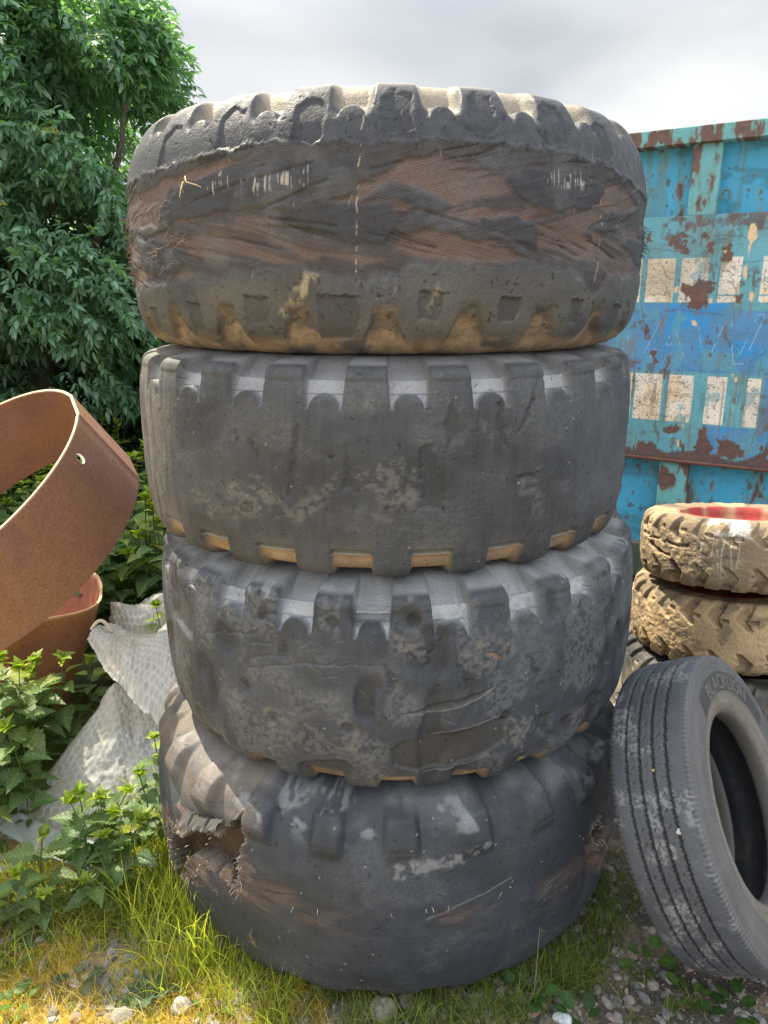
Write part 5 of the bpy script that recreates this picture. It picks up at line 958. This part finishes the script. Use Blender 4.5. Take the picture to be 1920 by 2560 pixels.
stone(-.66, 1.440, (.030, .024, .02), (.27, .245, .225), 'grey-pink stone on the sunny ground near the bottom left corner', 6)
stone(-.47, 1.66, (.030, .026, .022), (.28, .27, .27), 'grey stone in the grass gap beside the left foot of the bottom tyre', 8)
stone(.66, 2.10, (.030, .024, .021), (.36, .345, .32), 'pale stone in the dark gap between the bottom tyre and the truck tyre', 12)
stone(.455, 1.455, (.024, .016, .013), (.62, .68, .72), 'bluish white stone chip in the gravel at the lower right', 14)
# ------------------------------------------------------------------ grass and moss
def blades(x, y, h, lean, w, c0, c1, seed, seg=6, z0=None):
    g = np.random.default_rng(seed); n = len(x); a = g.uniform(0, 6.283, n); la = g.uniform(0, 6.283, n) if np.isscalar(lean) else lean[1]; lm = (g.random(n)**.7*lean if np.isscalar(lean) else lean[0]*g.uniform(.5, 1.2, n))
    t = np.linspace(0, 1, seg); d = np.stack([np.cos(la), np.sin(la)], -1); z = ground_z(x, y) if z0 is None else z0
    cx = x[:, None]+d[:, 0:1]*(lm*h)[:, None]*t**1.8+.02*h[:, None]*np.sin(t*5+a[:, None]); cy = y[:, None]+d[:, 1:2]*(lm*h)[:, None]*t**1.8
    cz = z[:, None]+h[:, None]*(t-.34*np.minimum(lm, 1.5)[:, None]*t**2.4); ww = w[:, None]*(1-t**1.6)*.5+.0001
    sx, sy = np.cos(a)[:, None]*ww, np.sin(a)[:, None]*ww
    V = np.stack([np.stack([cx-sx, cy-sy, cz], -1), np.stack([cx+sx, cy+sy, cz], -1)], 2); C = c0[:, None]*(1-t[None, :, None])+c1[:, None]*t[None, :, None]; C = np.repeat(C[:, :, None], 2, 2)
    k = 2*seg; q = np.array([[2*i, 2*i+1, 2*i+3, 2*i+2] for i in range(seg-1)]); F = (q[None]+(np.arange(n)*k)[:, None, None]).reshape(-1, 4)
    return V.reshape(-1, 3), F, C.reshape(-1, 3)
def join(parts):
    o = 0; V, F, C = [], [], []
    for v, f, c in parts: V.append(v); F.append(f+o); C.append(c); o += len(v)
    return np.vstack(V), np.vstack(F), np.vstack(C)
def grass():
    g = np.random.default_rng(21); P = []
    def pal(n, lo, hi, var=.25):
        f = g.random((n, 1)); return (np.array(lo)*(1-f)+np.array(hi)*f)*g.uniform(1-var, 1+var, (n, 1))
    def add(x, y, h0, h1, lean, w, lo, hi, seed, tip=None):
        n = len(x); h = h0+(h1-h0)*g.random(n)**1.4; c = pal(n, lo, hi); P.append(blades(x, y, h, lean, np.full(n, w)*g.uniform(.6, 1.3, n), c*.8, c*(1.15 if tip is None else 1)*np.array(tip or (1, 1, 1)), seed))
    cx, cy = .015, 2.177
    # tall fresh grass along the left foot of the stack
    n = 950; th = np.radians(g.uniform(-100, -38, n)); r = .735+.17*g.random(n)**1.8; add(cx+r*np.sin(th), cy-r*np.cos(th), .06, .28, .65, .0040, (.28, .36, .05), (.62, .64, .11), 1)
    n = 380; th = np.radians(g.uniform(-45, -18, n)); r = .70+.14*g.random(n)**1.3; add(cx+r*np.sin(th), cy-r*np.cos(th), .04, .19, .8, .0028, (.24, .31, .04), (.46, .50, .07), 2)
    # sunny mixed grass on the left
    n = 4200; x = g.uniform(-1.75, -.50, n); y = 1.56+.40*g.random(n); k = fbm(x*6, y*6, 31, 3) > .42; x, y = x[k], y[k]; add(x, y, .03, .14, .9, .0026, (.30, .34, .04), (.56, .50, .07), 3)
    n = 900; x = g.uniform(-1.5, -.60, n); y = 1.66+.25*g.random(n); add(x, y, .10, .24, 1.2, .0032, (.13, .19, .03), (.28, .27, .08), 4)
    # low orange and straw coloured growth
    n = 21000; x = g.uniform(-1.35, -.15, n); y = 1.24+.42*g.random(n); k = fbm(x*8, y*8, 33, 3) > .44; x, y = x[k], y[k]; add(x, y, .010, .045, 1.0, .0020, (.54, .45, .09), (.64, .44, .10), 5)
    n = 1700; x = g.uniform(-1.35, -.05, n); y = 1.24+.45*g.random(n); add(x, y, .03, .09, 1.6, .0018, (.55, .45, .22), (.66, .56, .32), 6)
    n = 4200; x = g.uniform(-1.35, -.30, n); y = 1.24+.40*g.random(n); k = fbm(x*7+4, y*7, 36, 3) > .55; x, y = x[k], y[k]; add(x, y, .012, .05, .8, .0026, (.30, .38, .04), (.46, .50, .06), 7)
    # in front of the stack
    n = 2300; th = np.radians(g.uniform(-24, 44, n)); r = .66+.16*g.random(n); k = fbm(np.degrees(th)*.16, r*5, 37, 2) > .40; th, r = th[k], r[k]; add(cx+r*np.sin(th), cy-r*np.cos(th), .03, .12, .9, .0024, (.13, .19, .04), (.27, .31, .08), 8)
    n = 1900; x = g.uniform(-.32, .35, n); y = 1.24+.30*g.random(n); k = fbm(x*9, y*9, 38, 3) > .46; x, y = x[k], y[k]; add(x, y, .015, .07, .9, .0022, (.15, .20, .045), (.29, .30, .09), 9)
    # thin tufts on the gravel to the right
    for i in range(95):
        x0, y0 = g.uniform(.28, 1.5), 1.25+.85*g.random()**1.2
        if math.hypot(x0-cx, y0-cy) < .70: continue
        n = g.integers(14, 40); x = x0+g.normal(0, .020, n); y = y0+g.normal(0, .020, n); add(x, y, .018, .075, 1.1, .0022, (.12, .175, .04), (.27, .28, .08), 100+i)
    n = 750; th = np.radians(g.uniform(35, 72, n)); r = .70+.13*g.random(n); add(cx+r*np.sin(th), cy-r*np.cos(th), .03, .12, 1.1, .0024, (.10, .165, .04), (.20, .25, .06), 11)
    n = 700; x = g.uniform(.2, 1.6, n); y = 1.22+.9*g.random(n); k = np.hypot(x-cx, y-cy) > .68; x, y = x[k], y[k]; add(x, y, .02, .07, 2.2, .0016, (.34, .27, .16), (.45, .38, .24), 12)
    V, F, C = join(P); b = MB()
    # stalks with seed heads
    sp = [(-.155, 1.50, .17), (-.10, 1.495, .14), (-.23, 1.53, .15), (-.04, 1.48, .13), (.02, 1.50, .11), (-.30, 1.56, .2), (-.36, 1.58, .24), (-.45, 1.64, .3), (-.56, 1.76, .36), (-.08, 1.47, .10), (.14, 1.49, .10), (-1.02, 1.82, .2), (-1.10, 1.86, .24)]
    for x, y, h in sp:
        d = g.normal(0, .22, 2); t = np.linspace(0, 1, 8); pts = np.stack([x+d[0]*h*t**1.7, y+d[1]*h*t**1.7, h*t], -1); b.tube(pts, np.linspace(.0011, .0006, 8), 3, (.22, .25, .07))
        for j in range(9):
            f = 1-.035*j-g.random()*.02; q = pts[0]*(1-f)+pts[-1]*f; e = unit(np.array([g.normal(0, .5), g.normal(0, .4), 1.0])); l = g.uniform(.014, .026); b.tube(np.array([q, q+e*l*.5, q+e*l]), [.0007, .0016, .0003], 3, np.array([.40, .36, .16])*g.uniform(.8, 1.2))
    nV = np.concatenate(b.v); nF = np.concatenate(b.f[4])
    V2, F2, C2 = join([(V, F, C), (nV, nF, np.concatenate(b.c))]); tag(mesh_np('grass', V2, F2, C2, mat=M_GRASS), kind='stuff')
grass()
# ------------------------------------------------------------------ nettles
def nettle_geo(root, top, size, seed, hi=True, nodes=None, glow=1.0):
    g = np.random.default_rng(seed); root = np.array(root, float); top = np.array(top, float); Hh = np.linalg.norm(top-root); n = nodes or max(5, int(Hh/.050))
    t = np.linspace(0, 1, 12); bend = g.normal(0, .025, 3)*np.array([1, 1, 0]); pts = root+(top-root)*t[:, None]+bend*np.sin(np.pi*t)[:, None]
    loc, d, sc, col, roll = [], [], [], [], []; a0 = g.uniform(0, 3.14); pet = []
    for i in range(n):
        f = .20+.74*(i/(n-1))**.85 if i < n-1 else .97
        p = root+(top-root)*f+bend*math.sin(math.pi*f); young = sm(.80, 1.0, np.array(f)); s = size*(.62+.55*math.sin(math.pi*min(1, f*.9+.05)))*(1-.55*float(young))
        for k in range(2):
            a = a0+i*math.pi/2+k*math.pi+g.normal(0, .25); el = .15+.40*float(young)+g.normal(0, .15)-.25*(1-f); dd = np.array([math.cos(a)*math.cos(el), math.sin(a)*math.cos(el), math.sin(el)])
            s2 = s*g.uniform(.75, 1.12); q = p+dd*s2*.22; pet.append((p, q)); loc.append(q); d.append(dd); sc.append(s2); roll.append(g.normal(0, .25)); y = np.clip(float(young)*1.1+g.normal(0, .1), 0, 1)
            col.append((np.array([.115, .190, .075])*(1-y)+np.array([.46, .50, .07])*y)*g.uniform(.8, 1.2))
    for k in range(7):
        a = g.uniform(0, 6.28); el = g.uniform(.25, 1.1); dd = np.array([math.cos(a)*math.cos(el), math.sin(a)*math.cos(el), math.sin(el)]); loc.append(top-dd*.004); d.append(dd); sc.append(size*g.uniform(.34, .58)); roll.append(g.normal(0, .4)); col.append(np.array([.24, .33, .03])*g.uniform(.85, 1.15))
    loc, d, sc, col = np.array(loc), np.array(d), np.array(sc), np.array(col); sx, sy, sz = frames(d, np.array(roll)); Tm = NET_HI if hi else NET_LO
    return pts, pet, scatter(Tm[0], Tm[1], loc, sx*sc[:, None], sy*sc[:, None], sz*sc[:, None], col, Tm[2])
def nettle(root, top, size, seed, label, group='stinging nettles'):
    r = np.array(root, float); e = empty('nettle', root); e['label'] = label; e['category'] = 'nettle'; e['group'] = group
    pts, pet, (V, F, C) = nettle_geo(root, top, size, seed); b = MB(); b.tube(pts-r, np.linspace(.0032, .0016, len(pts)), 5, (.13, .15, .06))
    for p, q in pet: b.tube(np.array([p, (p+q)/2+np.array([0, 0, .002]), q])-r, .0010, 3, (.13, .20, .04))
    b.build('stem', M_NET, e); mesh_np('leaves', V-r, F, C, mat=M_NET, parent=e); return e
NT = [((-1.19, 2.44, 0), (-1.165, 2.44, .50), .085, 'dark nettle at the right front of the lower ring, behind the bubble wrap edge'),
      ((-1.25, 2.36, 0), (-1.225, 2.36, .535), .085, 'nettle in front of the middle of the lower ring, shaded and leafy'),
      ((-1.13, 2.52, 0), (-1.105, 2.52, .455), .060, 'small-leaved nettle tucked between the lower ring and the bubble wrap'),
      ((-1.20, 2.20, 0), (-1.20, 2.20, .590), .080, 'broad dark nettle in front of the lower ring, beside the left edge of the wrap'),
      ((-1.27, 2.22, 0), (-1.275, 2.22, .615), .082, 'tall dark nettle left of the broad one, hiding the lower ring'),
      ((-1.22, 2.12, 0), (-1.225, 2.11, .420), .078, 'shaded nettle in the middle of the dark clump by the lower ring'),
      ((-1.26, 2.04, 0), (-1.275, 2.03, .290), .074, 'low shaded nettle at the foot of the dark clump, above the plastic panels'),
      ((-.870, 1.90, 0), (-.865, 1.93, .290), .074, 'leafy nettle just behind the tallest foreground nettle'),
      ((-.93, 1.86, 0), (-.945, 1.90, .300), .072, 'nettle close behind the left side of the tallest foreground nettle'),
      ((-.80, 1.86, 0), (-.80, 1.88, .275), .070, 'bushy nettle between the tallest foreground nettle and the bottom tyre'),
      ((-1.03, 1.72, 0), (-1.035, 1.72, .200), .066, 'pale low nettle at the left of the foreground clump'),
      ((-.745, 1.95, 0), (-.755, 1.97, .345), .066, 'nettle with bright top right beside the bottom tyre shoulder'),
      ((-1.24, 1.64, 0), (-1.24, 1.64, .130), .066, 'leafy nettle at the left picture edge below the slotted panel'),
      ((-.900, 1.83, 0), (-.905, 1.88, .345), .075, 'tallest foreground nettle in front of the clear plastic panels, pale yellow-green top'),
      ((-.985, 1.80, 0), (-.985, 1.80, .265), .072, 'nettle with light top just left of the tallest foreground nettle'),
      ((-.830, 1.80, 0), (-.825, 1.82, .245), .066, 'short nettle just right of the tallest foreground nettle'),
      ((-.775, 1.90, 0), (-.785, 1.95, .300), .070, 'nettle in front of the bubble wrap, half way to the bottom tyre'),
      ((-.730, 1.83, 0), (-.720, 1.86, .270), .070, 'nettle in tall grass close to the torn hole of the bottom tyre'),
      ((-.735, 2.03, 0), (-.712, 2.01, .455), .066, 'slender nettle standing against the left edge of the bottom tyre'),
      ((-1.10, 1.78, 0), (-1.10, 1.76, .105), .055, 'low nettle below the plastic panel with the slot'),
      ((-1.16, 1.66, 0), (-1.16, 1.66, .150), .060, 'bright low nettle at the left picture edge, above the moss'),
      ((-.960, 1.70, 0), (-.955, 1.70, .150), .058, 'small nettle at the front of the foreground nettle clump'),
      ((-.845, 1.72, 0), (-.850, 1.73, .165), .058, 'small nettle in long grass, front right of the foreground clump'),
      ((-1.36, 2.34, 0), (-1.325, 2.30, .560), .105, 'big dark nettle in front of the lower steel ring'),
      ((-1.43, 2.25, 0), (-1.455, 2.24, .580), .100, 'tall dark nettle at the left picture edge before the lower ring'),
      ((-1.30, 2.30, 0), (-1.245, 2.36, .490), .085, 'nettle leaning out over the left rim of the bubble wrap heap'),
      ((-1.38, 2.18, 0), (-1.345, 2.17, .450), .100, 'broad-leaved nettle at the left edge of the bubble wrap heap'),
      ((-1.46, 2.12, 0), (-1.44, 2.10, .360), .095, 'low shaded nettle beside the left end of the bubble wrap'),
      ((-1.10, 2.66, 0), (-1.085, 2.66, .50), .060, 'thin-leaved nettle at the right foot of the lower steel ring'),
      ((-.93, 2.78, 0), (-.925, 2.78, .56), .075, 'small bright nettle growing up through the grey bubble wrap')]
for i, (r, t, s, lb) in enumerate(NT): nettle(r, t, s*1.18, 300+i, lb)
def bed():
    g = np.random.default_rng(77); P = []; b = MB()
    for i in range(330):
        x = g.uniform(-3.3, -.50); y = 3.02+2.3*g.random()**1.15
        if y < 3.4 and x < -1.3: continue
        h = g.uniform(.62, .92)+.05*(y-3); hi = False
        pts, pet, geo = nettle_geo((x, y, 0), (x+g.normal(0, .05), y+g.normal(0, .05), h), g.uniform(.085, .12), 1000+i, y < 3.5 and x > -1.6, 9)
        P.append(geo); b.tube(pts, .003, 3, (.10, .13, .05))
    V, F, C = join(P); nV = np.concatenate(b.v); V2, F2, C2 = join([(V, F, C), (nV, np.concatenate(b.f[4]), np.concatenate(b.c))]); tag(mesh_np('nettle_bed', V2, F2, C2, mat=M_NET), kind='stuff')
bed()
# ------------------------------------------------------------------ other weeds
def weed(name, root, n, length, wid, col, tmpl, label, seed, el=(.2, .9), stalk=.0, cat='weed', arc=(0, 6.283)):
    g = np.random.default_rng(seed); x, y = root; z = float(ground_z(np.array([x]), np.array([y]))[0]); e = empty(name, (x, y, z)); e['label'] = label; e['category'] = cat
    a = arc[0]+(np.arange(n)+g.uniform(-.3, .3, n))*(arc[1]-arc[0])/n; q = g.uniform(*el, n); d = np.stack([np.cos(a)*np.cos(q), np.sin(a)*np.cos(q), np.sin(q)], -1); s = length*g.uniform(.65, 1.15, n); st = stalk*g.uniform(.6, 1.3, n)
    loc = d*st[:, None]; b = MB(); sx, sy, sz = frames(unit(d*np.array([1, 1, .35])) if stalk else d, g.normal(0, .3, n)); c = np.array(col)*g.uniform(.75, 1.25, (n, 1))
    V, F, C = scatter(tmpl[0], tmpl[1], loc, sx*(s*wid)[:, None], sy*s[:, None], sz*s[:, None], c, tmpl[2]); mesh_np('leaves', V, F, C, mat=M_NET, parent=e)
    for i in range(n): b.tube(np.array([(0, 0, -.004), loc[i]*.5+np.array([0, 0, .003]), loc[i]+d[i]*.004+np.array([0, 0, .0005])]), .0011, 3, np.array(col)*1.3)
    b.build('stem', M_NET, e); return e
weed('broadleaf_weed', (.375, 1.495), 8, .048, .85, (.055, .12, .035), ROUND, 'round-leaved weed in front of the right foot of the bottom tyre', 3, (.3, 1.2), .055)
weed('broadleaf_weed', (.50, 1.44), 6, .042, .85, (.05, .105, .035), ROUND, 'small round-leaved weed beside the bluish white stone chip', 4, (.3, 1.1), .04)
weed('broadleaf_weed', (.725, 1.60), 7, .040, .9, (.075, .15, .03), ROUND, 'round-leaved weed left of the foot of the truck tyre', 5, (.4, 1.2), .05)
weed('broadleaf_weed', (.79, 1.50), 8, .042, .85, (.07, .135, .03), ROUND, 'round-leaved weed just under the lowest tread of the truck tyre', 6, (.3, 1.0), .04)
weed('broadleaf_weed', (.90, 1.475), 7, .040, .85, (.055, .12, .03), ROUND, 'dark round-leaved weed under the truck tyre near the right picture edge', 7, (.3, 1.0), .04)
weed('thistle', (-.615, 1.52), 10, .085, 1.0, (.12, .17, .10), LOBED, 'grey-green thistle rosette on the orange moss', 8, (.15, .8))
weed('broadleaf_weed', (-.80, 1.52), 7, .034, 1.0, (.12, .16, .09), ROUND, 'matt grey-green crumpled weed left of the thistle', 9, (.2, .9), .03)
weed('broadleaf_weed', (-.93, 1.47), 9, .032, .9, (.11, .19, .04), ROUND, 'light green clump of round leaves near the left bottom corner', 10, (.3, 1.0), .04)
weed('broadleaf_weed', (-1.02, 1.60), 9, .034, .9, (.12, .18, .07), ROUND, 'pale weed at the left picture edge beside a dry twig', 11, (.2, .9), .04)
weed('plantain', (-.455, 1.475), 4, .075, .9, (.11, .19, .035), DOCK, 'single plantain with narrow leaves near the lower tyre edge', 12, (.2, .8))
weed('dock_plant', (-1.47, 2.03), 8, .26, .85, (.055, .11, .04), DOCK, 'dock plant with long smooth leaves at the left edge by the bubble wrap', 13, (.4, 1.2), arc=(-.9, .9))
b = MB(); b.tube(np.array([(-1.18, 1.62, .035), (-1.06, 1.625, .03), (-.97, 1.61, .018), (-.90, 1.60, .012)]), [.003, .003, .0022, .001], 5, (.16, .11, .085)); tag(b.build('twig', M_BARK), 'thin dark dry twig lying on the ground at the left edge', 'twig')
b = MB(); b.tube(np.array([(.388, 1.502, .0), (.392, 1.505, .11), (.397, 1.52, .215)]), [.0016, .0014, .0008], 4, (.32, .34, .22)); b.tube(np.array([(.397, 1.52, .212), (.40, 1.50, .222), (.408, 1.49, .23)]), [.0008, .001, .0003], 3, (.34, .36, .22)); tag(b.build('dry_stalk', M_GRASS), 'pale upright dry stalk among round leaves before the bottom tyre', 'stalk')
# ------------------------------------------------------------------ tree
def tree():
    e = empty('elder_tree', (-2.45, 5.15, 0)); tag(e, 'large leafy elder tree with drooping leaves and a few cream flower heads', 'tree'); o0 = np.array([-2.45, 5.15, 0]); g = np.random.default_rng(9)
    E_ = [((-2.25, 4.95, 2.75), (.92, .85, 1.25)), ((-1.80, 5.05, 2.55), (.62, .7, .85)), ((-3.25, 4.85, 2.3), (1.15, .85, 1.55)), ((-2.2, 4.85, 1.75), (1.05, .75, .75)), ((-1.55, 5.1, 1.75), (.55, .55, .70)), ((-3.9, 5.0, 1.7), (.9, .8, 1.3)), ((-2.1, 5.2, 3.45), (.72, .6, .60)), ((-3.0, 5.2, 3.2), (.9, .7, .65)), ((-2.75, 6.0, 2.1), (1.5, .5, 1.3)), ((-1.55, 5.9, 1.6), (.7, .4, .8)), ((-1.52, 5.0, 2.85), (.40, .5, .48)), ((-1.75, 5.05, 3.3), (.42, .5, .40)), ((-1.40, 5.0, 2.4), (.30, .4, .35))]
    loc, d, s, c = [], [], [], []
    for (cc, rr) in E_:
        n = int(2700*(rr[0]*rr[2]+rr[0]*rr[1])**1.0)
        v = unit(g.normal(size=(n, 3))); rad = 1-.42*g.random(n)**1.8; p = np.array(cc)+v*np.array(rr)*rad[:, None]*(0.80+.42*fbm(v[:, 0]*2.6+cc[0], v[:, 2]*2.6+v[:, 1]*2, 5, 3))[:, None]
        p[:, 2] = np.where(p[:, 2] > 3.3, 3.3+.55*(p[:, 2]-3.3), p[:, 2]); k = (p[:, 2] > .95+.25*fbm(p[:, 0]*2, p[:, 1]*2, 6, 2)); hole = fbm(p[:, 0]*3.4, p[:, 2]*3.4+p[:, 1], 8, 2) > .36+.13*sm(-2.0, -1.3, p[:, 0])*sm(1.9, 2.4, p[:, 2]); k &= hole; p, v = p[k], v[k]
        out = unit(v*np.array([1, 1, .6])+g.normal(0, .45, p.shape)+np.array([0, -.15, -.25])); loc.append(p); d.append(out); s.append(g.uniform(.08, .135, len(p))); c.append((np.array([.130, .235, .175])*(1+.0*p[:, :1])+np.array([.03, .035, .0])*g.random((len(p), 1))**2)*g.uniform(.7, 1.3, (len(p), 1)))
    loc, d, s, c = np.vstack(loc), np.vstack(d), np.concatenate(s), np.vstack(c); n = len(loc); print('compound leaves', n)
    roll = g.normal(0, .5, n); sx, sy, sz = frames(d, roll); P = []
    for (al, sd, ln) in ((1.0, 0, .62), (.72, 1, .55), (.72, -1, .55), (.38, 1, .48), (.38, -1, .48)):
        base = loc+sy*(s*al*.55)[:, None]-np.array([0, 0, 1])*(s*al*al*.16)[:, None]; dd = unit(sy*(1 if sd == 0 else .62)+sx*sd*.78+np.array([0, 0, -.35])+g.normal(0, .12, (n, 3))); a, b_, cc = frames(dd, roll+g.normal(0, .35, n)); L_ = (s*ln)[:, None]
        P.append(scatter(ELDER[0], ELDER[1], base, a*L_, b_*L_, cc*L_, c*g.uniform(.85, 1.15, (n, 1)), ELDER[2]))
    V, F, C = join(P); mesh_np('crown', V-o0, F, C, mat=M_LEAF, parent=e)
    b = MB(); t = np.linspace(0, 1, 14)[:, None]
    def limb(p0, p1, r0, r1, w=.12):
        p0, p1 = np.array(p0), np.array(p1); q = p0+(p1-p0)*t+g.normal(0, w, 3)*np.sin(np.pi*t)+g.normal(0, .012, (14, 3)); b.tube(q-o0, np.linspace(r0, r1, 14), 8, np.array([.11, .095, .075])); return q
    q = limb((-2.45, 5.15, -.1), (-2.35, 5.1, 1.7), .13, .09, .06); b.build('trunk', M_BARK, e); b = MB()
    for p in ((-1.5, 4.9, 2.9), (-1.9, 5.0, 3.5), (-3.3, 4.9, 3.0), (-2.6, 4.8, 3.4), (-1.3, 5.0, 2.2), (-3.8, 5.0, 2.1), (-2.2, 4.5, 2.5), (-1.75, 4.75, 2.55)):
        q = limb((-2.36, 5.1, 1.45+.25*g.random()), p, .05, .010)
        for k in range(7):
            i = g.integers(4, 13); limb(q[i], q[i]+np.array([g.normal(0, .35), g.normal(0, .3), g.uniform(-.05, .4)]), .012, .003, .04)
    limb((-1.62, 5.1, .90), (-1.27, 4.9, 1.22), .006, .002, .03); limb((-1.75, 5.0, 1.0), (-1.5, 4.9, 1.3), .005, .002, .03); limb((-2.7, 4.6, .6), (-2.55, 4.5, 1.35), .007, .003, .05)
    b.build('branches', M_BARK, e)
    for (x, y, z) in ((-2.15, 4.15, 2.95), (-2.33, 4.2, 2.0), (-2.36, 4.15, 2.12), (-2.22, 4.1, 3.02), (-2.05, 4.2, 2.25), (-2.38, 4.2, 2.45), (-1.78, 4.35, 2.62), (-2.42, 4.12, 1.6)):
        m = MB()
        for k in range(60):
            a, r = g.uniform(0, 6.28), .062*math.sqrt(g.random()); q = np.array([x+r*math.cos(a), y+r*.8*math.sin(a), z+.012-2.2*r*r*4+g.normal(0, .004)]); w, f = ico(0); m.add(w*.0052+q-o0, [f], np.array([.42, .42, .17])*g.uniform(.7, 1.2))
            if k % 6 == 0: m.tube(np.array([(x, y, z-.06), (x*.5+q[0]*.5, y*.5+q[1]*.5, z-.018), q])-o0, .0012, 3, (.12, .18, .05))
        m.build('flower_head', M_GRASS, e)
tree()
def shrub(name, label, cc, rr, n, seed, ls, col, mat):
    g = np.random.default_rng(seed); e = empty(name, (cc[0], cc[1], 0)); tag(e, label, 'shrub'); o0 = np.array([cc[0], cc[1], 0]); v = unit(g.normal(size=(n, 3))); p = np.array(cc)+v*np.array(rr)*(1-.5*g.random(n)**1.6)[:, None]*(.75+.5*fbm(v[:, 0]*3, v[:, 2]*3+v[:, 1], seed, 3))[:, None]
    k = p[:, 2] > .02; p, v = p[k], v[k]; n = len(p); d = unit(v+g.normal(0, .6, p.shape)+np.array([0, 0, -.2])); a, b_, c_ = frames(d, g.normal(0, .6, n)); s = (ls*g.uniform(.7, 1.3, n))[:, None]
    V, F, C = scatter(ELDER[0]*np.array([1.6, 1, 1]), ELDER[1], p, a*s, b_*s, c_*s, np.array(col)*g.uniform(.65, 1.3, (n, 1)), ELDER[2]); mesh_np('foliage', V-o0, F, C, mat=mat, parent=e)
    b = MB()
    for i in range(9):
        q = p[g.integers(n)]; b.tube(np.array([(cc[0]+g.normal(0, .1), cc[1], -.05), (cc[0]*.6+q[0]*.4, cc[1]*.5+q[1]*.5, q[2]*.5), q])-o0, [.012, .009, .003], 5, (.10, .085, .07))
    b.build('stems', M_BARK, e); return e
shrub('ivy_shrub', 'dark leafy shrub in the shade at the foot of the stone wall', (-1.35, 5.75, 1.25), (.55, .35, .42), 1500, 5, .085, (.035, .075, .030), M_LEAF)
shrub('gap_shrub', 'added dark shrub closing the sky gaps under the elder tree', (-2.75, 5.55, .95), (1.1, .45, .85), 4200, 6, .09, (.033, .072, .030), M_LEAF)  # added behind the crown so that no sky shows through low down
# ------------------------------------------------------------------ stone wall behind
def wall():
    g = np.random.default_rng(15); b = MB(); z = 0.0
    while z < 1.55:
        h = g.uniform(.085, .12); x = -4.6+g.uniform(0, .1)
        while x < .9:
            w = g.uniform(.12, .22); V, F = ico(2); s = np.sign(V)*np.abs(V)**.42; s = s*np.array([w*.5-.004, .12, h*.5-.004])*(1+.05*g.normal(size=(len(V), 1))); b.add(s+np.array([x+w/2, 6.35+g.normal(0, .012), z+h/2]), [F], np.array([.085, .085, .09])*g.uniform(.6, 1.3)); x += w
        z += h
    V, F = boxv(-4.6, .9, 6.33, 6.45, 0, z)
    b.add(V, F, (.045, .045, .048)); tag(b.build('stone_wall', M_STONE), 'dark wall of small grey stone blocks behind the tree and nettles', 'wall')
wall()
